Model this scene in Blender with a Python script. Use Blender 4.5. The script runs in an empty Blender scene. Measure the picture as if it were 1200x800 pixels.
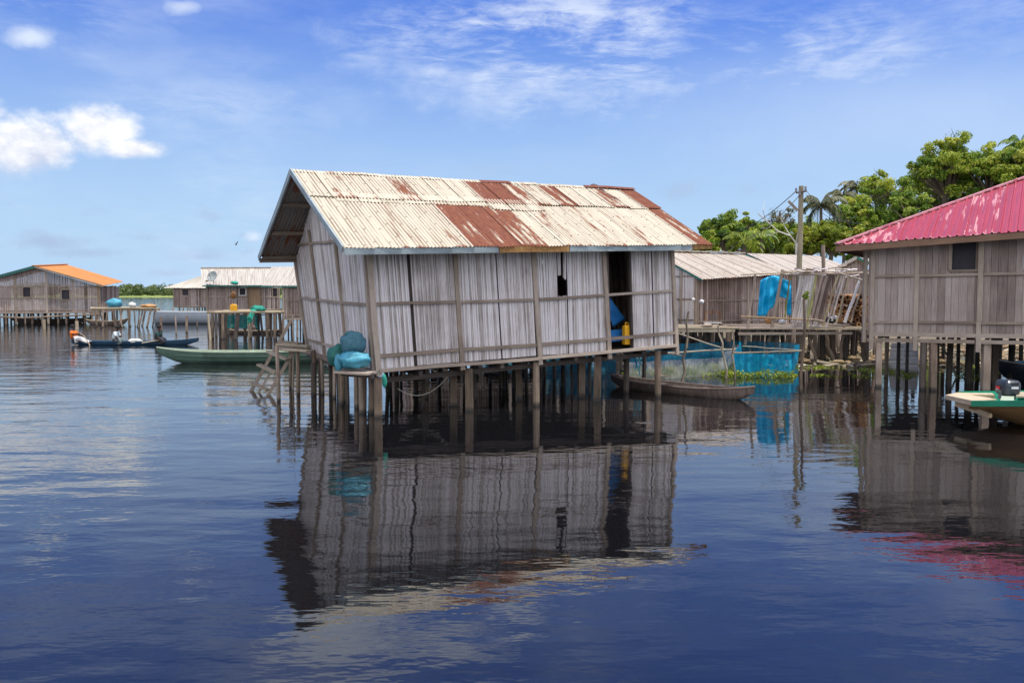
import bpy, math, random
from math import sin, cos, pi, radians, sqrt, atan2
from mathutils import Vector, Matrix, noise
sc = bpy.context.scene
C = sc.collection
V = Vector

# ------------------------------------------------------------------ camera
CAM_H = 2.4
PITCH = radians(3.18)
cd = bpy.data.cameras.new('camera')
cam = bpy.data.objects.new('camera', cd); C.objects.link(cam)
cam.location = (0, 0, CAM_H)
cam.rotation_euler = (pi/2 - PITCH, 0, 0)
cd.lens = 30.0; cd.sensor_width = 36.0
cd.clip_start = 0.1; cd.clip_end = 20000
sc.camera = cam

# ------------------------------------------------------------------ light
sc.view_settings.view_transform = 'Standard'
sc.view_settings.look = 'None'
sc.view_settings.gamma = 1.0
sc.view_settings.exposure = 0.57
SUN_EL, SUN_AZ = radians(75), radians(108)      # azimuth measured clockwise from +Y (north)
sund = bpy.data.lights.new('sun', 'SUN')
sund.energy = 2.8; sund.angle = radians(0.5); sund.color = (1.0, 0.95, 0.87)
sun = bpy.data.objects.new('sun', sund); C.objects.link(sun)
sdir = V((sin(SUN_AZ)*cos(SUN_EL), cos(SUN_AZ)*cos(SUN_EL), sin(SUN_EL)))
sun.rotation_euler = (-sdir).to_track_quat('-Z', 'Y').to_euler()
sun.location = (0, 0, 50)

# ------------------------------------------------------------------ pixel helpers (photo 1200 x 800, f = 1000 px)
def ray(px, py):
    a, b = (px-600)/1000.0, (400-py)/1000.0
    return V((a, cos(PITCH) + b*sin(PITCH), -sin(PITCH) + b*cos(PITCH)))
def P(px, py, Y):
    r = ray(px, py); return V((0, 0, CAM_H)) + r*(Y/r.y)
def W(px, py, z=0.0):
    r = ray(px, py); return V((0, 0, CAM_H)) + r*((z-CAM_H)/r.z)
def on_plane(px, py, p0, n):
    r = ray(px, py); o = V((0, 0, CAM_H)); return o + r*((p0-o).dot(n)/r.dot(n))

# ------------------------------------------------------------------ node helpers
class NT:
    def __init__(s, tree): s.t = tree; s.n = tree.nodes; s.l = tree.links
    def new(s, typ, **kw):
        n = s.n.new(typ)
        for k, v in kw.items(): setattr(n, k, v)
        return n
    def put(s, sock, v):
        if hasattr(v, 'is_output'): s.l.new(v, sock)
        elif v is not None: sock.default_value = v
    def m(s, op, a, b=None, c=None, clamp=False):
        n = s.new('ShaderNodeMath', operation=op, use_clamp=clamp)
        s.put(n.inputs[0], a)
        if b is not None: s.put(n.inputs[1], b)
        if c is not None: s.put(n.inputs[2], c)
        return n.outputs[0]
    def noise(s, vec, scale, detail=3, rough=0.5, dist=0.0):
        n = s.new('ShaderNodeTexNoise'); s.put(n.inputs['Vector'], vec)
        n.inputs['Scale'].default_value = scale; n.inputs['Detail'].default_value = detail
        n.inputs['Roughness'].default_value = rough; n.inputs['Distortion'].default_value = dist
        return n.outputs['Fac']
    def mapv(s, vec, scale=(1, 1, 1), rot=(0, 0, 0), loc=(0, 0, 0)):
        n = s.new('ShaderNodeMapping'); s.put(n.inputs['Vector'], vec)
        n.inputs['Scale'].default_value = scale; n.inputs['Rotation'].default_value = rot
        n.inputs['Location'].default_value = loc
        return n.outputs[0]
    def ramp(s, fac, stops):
        n = s.new('ShaderNodeValToRGB'); s.put(n.inputs[0], fac)
        e = n.color_ramp.elements
        while len(e) > 1: e.remove(e[-1])
        for i, (p, c) in enumerate(stops):
            x = e[0] if i == 0 else e.new(p)
            x.position = p; x.color = (*c, 1) if len(c) == 3 else c
        return n.outputs[0]
    def mix(s, fac, a, b, typ='MIX'):
        n = s.new('ShaderNodeMix', data_type='RGBA', blend_type=typ)
        s.put(n.inputs[0], fac)
        for sk, v in ((n.inputs[6], a), (n.inputs[7], b)):
            if isinstance(v, tuple) and len(v) == 3: v = (*v, 1)
            s.put(sk, v)
        return n.outputs[2]
    def step(s, x, lo, hi):
        n = s.new('ShaderNodeMapRange', interpolation_type='SMOOTHSTEP')
        s.put(n.inputs[0], x); n.inputs[1].default_value = lo; n.inputs[2].default_value = hi
        return n.outputs[0]
    def bump(s, h, strength=0.5, dist=0.01, nrm=None):
        n = s.new('ShaderNodeBump'); s.put(n.inputs['Height'], h)
        s.put(n.inputs['Strength'], strength); n.inputs['Distance'].default_value = dist
        if nrm is not None: s.put(n.inputs['Normal'], nrm)
        return n.outputs[0]
def mat(name):
    m = bpy.data.materials.new(name); m.use_nodes = True
    t = NT(m.node_tree); b = m.node_tree.nodes['Principled BSDF']
    b.inputs['Roughness'].default_value = 0.8
    return m, t, b
def piece_random(t):
    a = t.new('ShaderNodeAttribute', attribute_name='rnd')
    o = t.new('ShaderNodeObjectInfo')
    return t.m('FRACT', t.m('ADD', a.outputs['Fac'], o.outputs['Random']))

# ------------------------------------------------------------------ world: Nishita sky with clouds by direction
w = bpy.data.worlds.new('World'); sc.world = w; w.use_nodes = True
wt = NT(w.node_tree); bg = w.node_tree.nodes['Background']
sky = wt.new('ShaderNodeTexSky', sky_type='NISHITA')
sky.sun_disc = False; sky.sun_elevation = SUN_EL; sky.sun_rotation = SUN_AZ
sky.altitude = 0; sky.air_density = 1.0; sky.dust_density = 0.6; sky.ozone_density = 3.0
tc = wt.new('ShaderNodeTexCoord'); D = tc.outputs['Generated']
sp = wt.new('ShaderNodeSeparateXYZ'); wt.put(sp.inputs[0], D)
X_, Y_, Z_ = sp.outputs
yy = wt.m('MAXIMUM', Y_, 0.05)
sx, sz = wt.m('DIVIDE', X_, yy), wt.m('DIVIDE', Z_, yy)
front = wt.step(Y_, 0.06, 0.3)
hs = wt.new('ShaderNodeHueSaturation'); wt.put(hs.inputs['Color'], sky.outputs[0])
hs.inputs['Saturation'].default_value = 1.12; hs.inputs['Value'].default_value = 1.0; hs.inputs['Hue'].default_value = 0.512
el = wt.m('MAXIMUM', Z_, 0.0)
base0 = wt.mix(1.0, hs.outputs[0], wt.ramp(el, [(0.0, (0.9, 0.9, 0.95)), (0.30, (0.07, 0.44, 1.12)), (0.5, (0.4, 0.72, 1.25)), (1.0, (0.5, 0.75, 1.2))]), 'MULTIPLY')
# moist, pale air low over the lagoon, all the way round
base = wt.mix(wt.ramp(el, [(0.0, (1, 1, 1)), (0.07, (.92, .92, .92)), (0.17, (.62, .62, .62)), (0.30, (.22, .22, .22)), (0.5, (0, 0, 0))]), base0, (3.25, 4.65, 6.35))
# warped coordinates for cloud edges
nz1 = wt.noise(wt.mapv(D, (1, 1, 1.6)), 9.0, 7, 0.6)
nz2 = wt.noise(wt.mapv(D, (1, 1, 1.6), loc=(3, 1, 7)), 26.0, 5, 0.6)
edge = wt.m('ADD', wt.m('MULTIPLY', wt.m('SUBTRACT', nz1, 0.5), 1.6), wt.m('MULTIPLY', wt.m('SUBTRACT', nz2, 0.5), 1.1))
def blob(px, py, rx, ry, soft=0.35, k=1.0):
    r = ray(px, py); cx, cz = r.x/r.y, r.z/r.y
    dx = wt.m('DIVIDE', wt.m('SUBTRACT', sx, cx), rx/1000.0)
    dz = wt.m('DIVIDE', wt.m('SUBTRACT', sz, cz), ry/1000.0)
    d = wt.m('SQRT', wt.m('ADD', wt.m('MULTIPLY', dx, dx), wt.m('MULTIPLY', dz, dz)))
    v = wt.m('ADD', wt.m('SUBTRACT', 1.0, d), wt.m('MULTIPLY', edge, k))
    return wt.m('MULTIPLY', wt.step(v, 0.0, soft), front), dz
def mx(l):
    r = l[0]
    for x in l[1:]: r = wt.m('MAXIMUM', r, x)
    return r
SKYK = 7.2    # radiance of a sunlit cloud in the sky texture's units
cum = [blob(34, 168, 70, 42, 0.6, 0.75), blob(114, 152, 60, 34, 0.6, 0.75), blob(150, 174, 46, 14, 0.7, 0.75), blob(-60, 150, 80, 60, 0.6, 0.8)]
cm = mx([c[0] for c in cum])
# small clouds and wisps
small = mx([wt.m('MULTIPLY', blob(36, 45, 42, 20, 0.9, 0.9)[0], 0.8),
            wt.m('MULTIPLY', blob(215, 8, 40, 14, 0.9, 0.9)[0], 0.6),
            wt.m('MULTIPLY', blob(298, 278, 16, 10, 0.9, 0.8)[0], 0.6)])
wnA = wt.noise(wt.mapv(D, (1.0, 1.0, 3.2), rot=(0, 0.35, 0)), 5.0, 9, 0.62, 0.6)
wnB = wt.noise(wt.mapv(D, (1.0, 1.0, 5.0), rot=(0, 0.55, 0), loc=(2, 3, 1)), 17.0, 8, 0.7, 0.8)
wn = wt.m('ADD', wt.m('MULTIPLY', wnA, 0.68), wt.m('MULTIPLY', wnB, 0.32))
wn2 = wt.noise(wt.mapv(D, (1.0, 1.0, 2.2), rot=(0, 0.5, 0), loc=(5, 2, 1)), 2.2, 6, 0.55, 0.3)
wreg = mx([blob(640, 50, 300, 110, 0.9, 0.5)[0], blob(440, -95, 190, 62, 0.5, 0.6)[0], blob(600, -40, 60, 25, 0.6, 0.6)[0], wt.m('MULTIPLY', blob(960, 60, 300, 90, 1.0, 0.5)[0], 0.6), wt.m('MULTIPLY', blob(250, 120, 260, 60, 1.0, 0.5)[0], 0.35)])
wisp = wt.m('MULTIPLY', wt.m('MULTIPLY', wt.step(wn, 0.39, 0.60), wreg), 0.85)
wisp_all = wt.m('MULTIPLY', wt.m('MULTIPLY', wt.step(wn2, 0.42, 0.72), wt.step(wn, 0.38, 0.62)), wt.m('ADD', 0.35, wt.m('MULTIPLY', wt.step(Z_, 0.30, 0.50), 0.35)))
veil = wt.m('MULTIPLY', blob(1080, 130, 520, 130, 1.2, 0.25)[0], 0.30)
white = mx([wisp, wisp_all, veil, small])
grn = wt.noise(wt.mapv(D, (1, 1, 2.2), loc=(1, 9, 2)), 22.0, 6, 0.62)
band = wt.m('MULTIPLY', wt.step(Z_, 0.015, 0.05), wt.m('SUBTRACT', 1.0, wt.step(Z_, 0.07, 0.13)))
greyc = mx([wt.m('MULTIPLY', blob(a, b, c, d, 1.1, 1.9)[0], k) for a, b, c, d, k in
            ((60, 283, 60, 12, .9), (165, 278, 45, 13, .9), (110, 296, 80, 8, .7), (240, 300, 50, 7, .7), (200, 320, 40, 5, .6), (800, 222, 42, 16, .55), (882, 222, 26, 13, .5), (570, 200, 60, 16, .4), (230, 295, 60, 8, .4))]
           + [wt.m('MULTIPLY', wt.m('MULTIPLY', wt.step(grn, 0.55, 0.72), band), 0.6)])
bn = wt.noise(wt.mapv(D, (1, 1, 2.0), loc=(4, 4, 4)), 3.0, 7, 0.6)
behind = wt.m('MULTIPLY', wt.m('MULTIPLY', wt.step(bn, 0.40, 0.54), wt.m('SUBTRACT', 1.0, wt.step(Y_, -0.35, 0.25))), wt.step(Z_, 0.02, 0.15))  # unseen clouds behind the camera, added and brightened to fill the shaded walls
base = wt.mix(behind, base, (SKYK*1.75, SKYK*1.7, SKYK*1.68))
c1 = wt.mix(greyc, base, (SKYK*0.40, SKYK*0.52, SKYK*0.74))
c2 = wt.mix(white, c1, (SKYK*0.80, SKYK*0.88, SKYK*1.0))
shade = wt.step(wt.m('ADD', wt.m('ADD', cum[0][1], wt.m('MULTIPLY', cm, 0.0)), wt.m('MULTIPLY', wt.m('SUBTRACT', nz2, 0.5), 5.0)), -1.3, 0.9)
ccol = wt.mix(shade, (SKYK*0.62, SKYK*0.68, SKYK*0.84), (SKYK*1.02, SKYK*1.02, SKYK*1.02))
c3 = wt.mix(cm, c2, ccol)
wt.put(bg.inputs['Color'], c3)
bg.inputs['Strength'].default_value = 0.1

# ------------------------------------------------------------------ materials
def uvsock(t): return t.new('ShaderNodeTexCoord').outputs['UV']
def obsock(t): return t.new('ShaderNodeTexCoord').outputs['Object']
def geopos(t): return t.new('ShaderNodeNewGeometry').outputs['Position']
def wood(name, stops, rough=0.85, var=0.5, grain=(1.6, 45, 1), wet=False, bump=0.4, blotch=0.5):
    m, t, b = mat(name)
    r = piece_random(t)
    uv = uvsock(t)
    off = t.new('ShaderNodeCombineXYZ'); t.put(off.inputs[0], t.m('MULTIPLY', r, 37.0)); t.put(off.inputs[1], t.m('MULTIPLY', r, 11.3))
    va = t.new('ShaderNodeVectorMath', operation='ADD'); t.put(va.inputs[0], uv); t.put(va.inputs[1], off.outputs[0])
    g = t.noise(t.mapv(va.outputs[0], grain), 1.0, 6, 0.65)
    bl = t.noise(geopos(t), 1.7, 4, 0.6)
    f = t.m('ADD', t.m('ADD', t.m('MULTIPLY', g, 0.9), t.m('MULTIPLY', t.m('SUBTRACT', r, 0.5), var)), t.m('MULTIPLY', t.m('SUBTRACT', bl, 0.5), blotch))
    col = t.ramp(f, stops)
    if wet:
        z = t.new('ShaderNodeSeparateXYZ'); t.put(z.inputs[0], geopos(t))
        wm = t.m('SUBTRACT', 1.0, t.step(t.m('ADD', z.outputs[2], t.m('MULTIPLY', t.m('SUBTRACT', bl, .5), 0.12)), 0.02, 0.12))
        wg = t.m('SUBTRACT', 1.0, t.step(t.m('ADD', z.outputs[2], t.m('MULTIPLY', t.m('SUBTRACT', bl, .5), 0.9)), 0.25, 0.75))
        col = t.mix(t.m('MULTIPLY', wg, 0.32), col, (0.08, 0.072, 0.04))
        col = t.mix(t.m('MULTIPLY', wm, 0.85), col, (0.016, 0.014, 0.011))
        t.put(b.inputs['Roughness'], t.m('SUBTRACT', rough, t.m('MULTIPLY', wm, 0.4)))
    else: b.inputs['Roughness'].default_value = rough
    t.put(b.inputs['Base Color'], col)
    t.put(b.inputs['Normal'], t.bump(g, bump, 0.01))
    return m
M = {}
M['reed'] = wood('weathered reed', [(0.0, (0.22, 0.18, 0.155)), (0.28, (0.50, 0.45, 0.42)), (0.52, (0.73, 0.68, 0.665)), (0.9, (0.84, 0.81, 0.81))], var=0.5, grain=(2.2, 30, 1), blotch=0.5)
M['reed_warm'] = wood('brown weathered reed', [(0.0, (0.1, 0.065, 0.05)), (0.35, (0.27, 0.2, 0.17)), (0.6, (0.42, 0.33, 0.29)), (1.0, (0.6, 0.52, 0.48))], var=0.6, grain=(2.2, 30, 1), blotch=0.6)
M['plank'] = wood('purple grey plank', [(0.0, (0.09, 0.06, 0.055)), (0.35, (0.26, 0.205, 0.175)), (0.6, (0.42, 0.345, 0.305)), (1.0, (0.64, 0.56, 0.51))], var=0.45, grain=(2.0, 55, 1), blotch=0.3)
M['batten'] = wood('grey brown timber', [(0.0, (0.10, 0.07, 0.05)), (0.4, (0.29, 0.225, 0.17)), (0.65, (0.43, 0.35, 0.28)), (1.0, (0.60, 0.52, 0.44))], var=0.4, grain=(2.5, 60, 1))
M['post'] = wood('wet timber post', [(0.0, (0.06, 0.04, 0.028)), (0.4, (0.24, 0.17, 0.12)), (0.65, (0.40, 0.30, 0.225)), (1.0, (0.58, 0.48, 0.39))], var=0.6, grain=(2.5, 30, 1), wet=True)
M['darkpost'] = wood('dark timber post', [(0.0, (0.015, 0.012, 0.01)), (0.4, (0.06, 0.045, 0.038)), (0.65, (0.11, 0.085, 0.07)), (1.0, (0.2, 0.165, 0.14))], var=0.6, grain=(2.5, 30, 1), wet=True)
M['bamboo'] = wood('pale stick', [(0.0, (0.12, 0.09, 0.06)), (0.4, (0.33, 0.27, 0.19)), (0.7, (0.5, 0.43, 0.32)), (1.0, (0.66, 0.6, 0.48))], var=0.4, grain=(4, 20, 1))
M['straw'] = wood('pale deck timber', [(0.0, (0.14, 0.1, 0.06)), (0.4, (0.36, 0.29, 0.19)), (0.7, (0.52, 0.44, 0.31)), (1.0, (0.66, 0.58, 0.45))], var=0.6, grain=(2, 30, 1))  # pale straw-coloured timber
M['mossy'] = wood('mossy stick', [(0.0, (0.06, 0.06, 0.02)), (0.4, (0.22, 0.22, 0.06)), (0.7, (0.36, 0.36, 0.13)), (1.0, (0.5, 0.5, 0.25))], var=0.5, grain=(3, 20, 1))
M['polewood'] = wood('weathered pole wood', [(0.0, (0.06, 0.055, 0.03)), (0.4, (0.2, 0.18, 0.11)), (0.7, (0.32, 0.28, 0.19)), (1.0, (0.45, 0.4, 0.3))], var=0.3, grain=(1.5, 20, 1))
M['log'] = wood('orange brown log', [(0.0, (0.07, 0.03, 0.012)), (0.4, (0.3, 0.14, 0.05)), (0.7, (0.5, 0.26, 0.1)), (1.0, (0.7, 0.45, 0.2))], var=0.8, grain=(3, 20, 1))
M['ochre'] = wood('ochre timber', [(0.0, (0.12, 0.08, 0.04)), (0.5, (0.3, 0.21, 0.11)), (1.0, (0.45, 0.34, 0.2))], var=0.3)
M['fascia'] = wood('blue grey painted board', [(0.0, (0.09, 0.09, 0.085)), (0.35, (0.24, 0.29, 0.3)), (0.6, (0.36, 0.43, 0.45)), (1.0, (0.52, 0.6, 0.62))], var=0.2, grain=(1.2, 14, 1), blotch=0.6)
M['fascia_rust'] = wood('rust streaked board', [(0.0, (0.07, 0.035, 0.02)), (0.4, (0.25, 0.12, 0.035)), (0.7, (0.42, 0.26, 0.09)), (1.0, (0.52, 0.45, 0.3))], var=0.3, grain=(9, 3, 1), blotch=0.6)
M['eave_brown'] = wood('brown eave board', [(0.0, (0.1, 0.055, 0.035)), (0.4, (0.25, 0.145, 0.09)), (0.7, (0.37, 0.235, 0.15)), (1.0, (0.5, 0.36, 0.25))], var=0.2)

def roofmat(name, light, dark, rustA=(0.175, 0.052, 0.028), rustB=(0.29, 0.105, 0.042), pitch=0.076, dirt=(0.2, 0.12, 0.06), nails=True, metal=0.0, rough=0.55, bias=0.0, LONG=0.75, BIG=0.35):
    m, t, b = mat(name)
    oi = t.new('ShaderNodeObjectInfo')
    sep = t.new('ShaderNodeSeparateColor'); t.put(sep.inputs[0], oi.outputs['Color'])
    rust = sep.outputs[0]                       # the object's own rust amount
    uv = uvsock(t)
    off = t.new('ShaderNodeCombineXYZ'); t.put(off.inputs[0], t.m('MULTIPLY', oi.outputs['Random'], 53.0)); t.put(off.inputs[1], t.m('MULTIPLY', oi.outputs['Random'], 17.0))
    va = t.new('ShaderNodeVectorMath', operation='ADD'); t.put(va.inputs[0], uv); t.put(va.inputs[1], off.outputs[0])
    u2 = va.outputs[0]
    n_long = t.noise(t.mapv(u2, (7, 0.55 if BIG > .2 else 0.35, 1)), 1.0, 6, 0.65)
    n_fine = t.noise(t.mapv(u2, (26, 4, 1)), 1.0, 5, 0.7)
    n_big = t.noise(t.mapv(u2, (1.3, 0.9, 1)), 1.0, 4, 0.6)
    s = t.new('ShaderNodeSeparateXYZ'); t.put(s.inputs[0], uv)
    valley = t.m('MULTIPLY_ADD', t.m('COSINE', t.m('MULTIPLY', s.outputs[0], 2*pi/pitch)), -0.5, 0.5)
    tone = t.mix(t.m('ADD', t.m('MULTIPLY', n_big, 0.6), t.m('MULTIPLY', n_fine, 0.4)), dark, light)
    dirtm = t.m('MULTIPLY', t.step(t.m('ADD', t.m('MULTIPLY', valley, 0.38), t.m('ADD', n_long, t.m('MULTIPLY', t.m('SUBTRACT', rust, 0.3), 0.25))), 0.60, 0.92), 0.8)
    c = t.mix(dirtm, tone, dirt)
    rv = t.m('ADD', t.m('ADD', t.m('MULTIPLY', n_long, LONG), t.m('MULTIPLY', n_fine, 0.2)), t.m('ADD', t.m('ADD', t.m('MULTIPLY', n_big, BIG), t.m('MULTIPLY', t.m('SUBTRACT', 1.0, t.step(s.outputs[1], 0.0, 0.16)), 0.10)), t.m('MULTIPLY', rust, 0.62)))
    rm = t.step(rv, 0.865+bias, 0.955+bias)
    rc = t.mix(t.step(n_fine, 0.4, 0.7), rustA, rustB)
    rc = t.mix(t.step(rust, 0.5, 0.8), rc, rustA)
    c = t.mix(rm, c, rc)
    if nails:
        fu = t.m('ABSOLUTE', t.m('SUBTRACT', t.m('FRACT', t.m('DIVIDE', s.outputs[0], pitch*4)), 0.5))
        fv = t.m('ABSOLUTE', t.m('SUBTRACT', t.m('FRACT', t.m('ADD', t.m('DIVIDE', s.outputs[1], 0.62), oi.outputs['Random'])), 0.5))
        d2 = t.m('ADD', t.m('POWER', t.m('MULTIPLY', fu, pitch*4), 2.0), t.m('POWER', t.m('MULTIPLY', fv, 0.62), 2.0))
        nm = t.m('SUBTRACT', 1.0, t.step(d2, 0.00025, 0.0008))
        c = t.mix(t.m('MULTIPLY', nm, 0.8), c, (0.09, 0.05, 0.03))
    t.put(b.inputs['Base Color'], c)
    t.put(b.inputs['Roughness'], t.m('ADD', rough, t.m('MULTIPLY', rm, 0.3), clamp=True))
    b.inputs['Metallic'].default_value = metal
    t.put(b.inputs['Normal'], t.bump(n_fine, 0.25, 0.004))
    return m
M['roof_cream'] = roofmat('cream corrugated metal', (0.68, 0.63, 0.50), (0.53, 0.47, 0.34))
M['roof_back'] = roofmat('old grey corrugated metal', (0.30, 0.29, 0.28), (0.16, 0.15, 0.14))
M['roof_white'] = roofmat('white sheet metal', (0.60, 0.57, 0.49), (0.47, 0.44, 0.38), bias=0.12, nails=False)
M['roof_grey'] = roofmat('dusty grey sheet metal', (0.60, 0.55, 0.47), (0.44, 0.39, 0.32), dirt=(0.25, 0.16, 0.1), bias=0.06)
M['roof_orange'] = roofmat('orange rusted metal', (0.74, 0.29, 0.035), (0.54, 0.19, 0.03), rustA=(0.26, 0.085, 0.03), rustB=(0.55, 0.33, 0.11), nails=False, bias=0.10, dirt=(0.38, 0.13, 0.03), pitch=0.6)
M['roof_pink'] = roofmat('faded raspberry sheet metal', (0.45, 0.065, 0.092), (0.34, 0.04, 0.062), rustA=(0.55, 0.23, 0.26), rustB=(0.58, 0.31, 0.33), dirt=(0.27, 0.04, 0.07), pitch=0.19, nails=False, rough=0.42, bias=0.125, LONG=1.15, BIG=0.12)

def plain(name, col, rough=0.6, var=0.25, scale=6.0, bump=0.2, metal=0.0, spec=None, trans=0.0):
    m, t, b = mat(name)
    n = t.noise(obsock(t), scale, 5, 0.6)
    d = tuple(x*(1-var) for x in col); l = tuple(min(1, x*(1+var)) for x in col)
    r = piece_random(t)
    t.put(b.inputs['Base Color'], t.ramp(t.m('ADD', t.m('MULTIPLY', n, 0.8), t.m('MULTIPLY', r, 0.2)), [(0.2, d), (0.5, col), (0.8, l)]))
    b.inputs['Roughness'].default_value = rough; b.inputs['Metallic'].default_value = metal
    if bump: t.put(b.inputs['Normal'], t.bump(n, bump, 0.02))
    return m
M['dark'] = plain('dark interior', (0.02, 0.018, 0.018), 0.9)
M['shutter'] = plain('dark shutter', (0.035, 0.03, 0.038), 0.7)
M['bag_teal'] = plain('grey teal net bag', (0.075, 0.23, 0.29), 0.75, 0.5, 14, 0.8)
M['bag_green'] = plain('dark green net bag', (0.03, 0.2, 0.16), 0.75, 0.5, 14, 0.8)
M['bag_blue'] = plain('bright blue bag', (0.03, 0.30, 0.42), 0.6, 0.35, 9, 0.6)
for k_ in ('bag_teal', 'bag_green', 'bag_blue'):
    t_ = NT(M[k_].node_tree); b_ = t_.n['Principled BSDF']
    src = b_.inputs['Base Color'].links[0].from_socket
    w1 = t_.new('ShaderNodeTexWave', bands_direction='DIAGONAL'); w1.inputs['Scale'].default_value = 16; w1.inputs['Distortion'].default_value = 6; w1.inputs['Detail'].default_value = 2
    t_.put(w1.inputs['Vector'], t_.mapv(uvsock(t_), (1, 1, 1)))
    w2 = t_.new('ShaderNodeTexWave', bands_direction='DIAGONAL'); w2.inputs['Scale'].default_value = 16; w2.inputs['Distortion'].default_value = 6; w2.inputs['Detail'].default_value = 2
    t_.put(w2.inputs['Vector'], t_.mapv(uvsock(t_), (-1, 1, 1)))
    mm = t_.m('MAXIMUM', t_.step(w1.outputs['Fac'], .6, .95), t_.step(w2.outputs['Fac'], .6, .95))
    f_ = .55 if k_ != 'bag_blue' else .22
    t_.put(b_.inputs['Base Color'], t_.mix(t_.m('MULTIPLY', mm, f_), src, (0.02, 0.06, 0.07) if k_ != 'bag_blue' else (0.4, 0.6, 0.65)))
M['tarp_blue'] = plain('blue tarpaulin', (0.0, 0.42, 0.75), 0.45, 0.35, 4, 0.4)
M['tarp_dark'] = plain('dark blue cloth', (0.01, 0.15, 0.42), 0.6, 0.4, 4, 0.4)
M['yellow'] = plain('yellow plastic', (0.85, 0.42, 0.01), 0.4, 0.12)
M['white'] = plain('white plastic', (0.72, 0.72, 0.70), 0.5, 0.12)
M['sack'] = plain('white sack', (0.6, 0.6, 0.56), 0.8, 0.2, 10, 0.6)
M['green_cloth'] = plain('green net heap', (0.02, 0.28, 0.2), 0.8, 0.4, 10, 0.8)
M['red_cloth'] = plain('red cloth', (0.6, 0.03, 0.04), 0.8)
M['hull_green'] = plain('worn green hull paint', (0.085, 0.15, 0.11), 0.55, 0.5, 2.5, 0.2)
M['hull_rim'] = plain('pale green gunwale', (0.38, 0.46, 0.33), 0.6, 0.25, 4)
M['hull_blue'] = plain('dark blue hull paint', (0.015, 0.055, 0.10), 0.45, 0.3, 3)
M['hull_white'] = plain('grey white hull cover', (0.42, 0.47, 0.52), 0.5, 0.2, 1.5, 0.3)
M['hull_emerald'] = plain('emerald boat paint', (0.0, 0.19, 0.10), 0.35, 0.3, 4)
M['hull_tan'] = plain('varnished tan hull', (0.5, 0.28, 0.12), 0.5, 0.35, 5)
M['dugout'] = wood('dugout wood', [(0.0, (0.03, 0.02, 0.018)), (0.4, (0.12, 0.085, 0.07)), (0.65, (0.22, 0.17, 0.14)), (1.0, (0.42, 0.36, 0.3))], var=0.2, grain=(1.2, 14, 1))
M['cream_wood'] = wood('pale bow timber', [(0.0, (0.3, 0.2, 0.11)), (0.4, (0.5, 0.38, 0.24)), (0.7, (0.66, 0.54, 0.38)), (1.0, (0.75, 0.66, 0.5))], var=0.2, grain=(1.5, 18, 1))
M['motor'] = plain('charcoal outboard cowl', (0.035, 0.045, 0.06), 0.3, 0.15)
M['motor_grey'] = plain('outboard leg metal', (0.2, 0.21, 0.22), 0.4, 0.15)
M['decal'] = plain('silver decal', (0.6, 0.62, 0.66), 0.35, 0.1)
M['rope'] = plain('pale rope', (0.45, 0.42, 0.36), 0.85)
M['wire'] = plain('black cable', (0.03, 0.03, 0.03), 0.6)
M['skin'] = plain('dark brown skin', (0.055, 0.028, 0.018), 0.5, 0.1)
M['hair'] = plain('black hair', (0.01, 0.009, 0.008), 0.8)
M['shirt_orange'] = plain('orange shirt', (0.85, 0.17, 0.01), 0.8, 0.15)
M['shirt_white'] = plain('white shirt', (0.62, 0.68, 0.68), 0.8, 0.1)
M['shirt_dark'] = plain('dark green shirt', (0.015, 0.05, 0.045), 0.8, 0.2)
M['trousers_white'] = plain('white trousers', (0.65, 0.64, 0.62), 0.8, 0.1)
M['trousers_grey'] = plain('grey trousers', (0.16, 0.2, 0.2), 0.8, 0.2)
M['trousers_dark'] = plain('dark trousers', (0.03, 0.03, 0.04), 0.8, 0.2)
M['bird'] = plain('dark feathers', (0.02, 0.02, 0.025), 0.8)
M['dish'] = plain('grey satellite dish', (0.32, 0.36, 0.35), 0.5, 0.15)
M['bark'] = plain('grey brown bark', (0.16, 0.125, 0.095), 0.9, 0.4, 6, 0.7)
M['bark_pale'] = plain('bleached bark', (0.5, 0.48, 0.43), 0.9, 0.2, 6, 0.5)
M['door_wood'] = wood('tan door boards', [(0.0, (0.1, 0.06, 0.035)), (0.5, (0.3, 0.2, 0.12)), (1.0, (0.48, 0.37, 0.25))], var=0.3)

def netmat(name, col, alpha, scale=90.0, rough=0.6, var=0.35):
    m, t, b = mat(name)
    n = t.noise(obsock(t), 2.2, 5, 0.6)
    v = t.m('ABSOLUTE', t.m('SINE', t.m('ADD', t.m('MULTIPLY', t.noise(t.mapv(uvsock(t), (1, 0.25, 1)), 6.0, 3), 14.0), 0)))
    col2 = t.ramp(n, [(0.25, tuple(c*(1-var) for c in col)), (0.7, tuple(min(1, c*(1+var)) for c in col))])
    t.put(b.inputs['Base Color'], col2); b.inputs['Roughness'].default_value = rough
    tr = t.new('ShaderNodeBsdfTranslucent'); t.put(tr.inputs[0], col2)
    ms = t.new('ShaderNodeMixShader'); ms.inputs[0].default_value = 0.4
    t.l.new(b.outputs[0], ms.inputs[1]); t.l.new(tr.outputs[0], ms.inputs[2])
    tp = t.new('ShaderNodeBsdfTransparent')
    ms2 = t.new('ShaderNodeMixShader')
    t.put(ms2.inputs[0], t.m('ADD', alpha-0.15, t.m('MULTIPLY', v, 0.3), clamp=True))
    t.l.new(tp.outputs[0], ms2.inputs[1]); t.l.new(ms.outputs[0], ms2.inputs[2])
    t.l.new(ms2.outputs[0], t.n['Material Output'].inputs[0])
    return m
M['net_cyan'] = netmat('cyan fine net', (0.01, 0.42, 0.62), 0.92)
M['net_blue'] = netmat('deep blue net', (0.01, 0.17, 0.27), 0.68)
M['net_white'] = netmat('grey white net', (0.5, 0.5, 0.5), 0.58)
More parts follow.
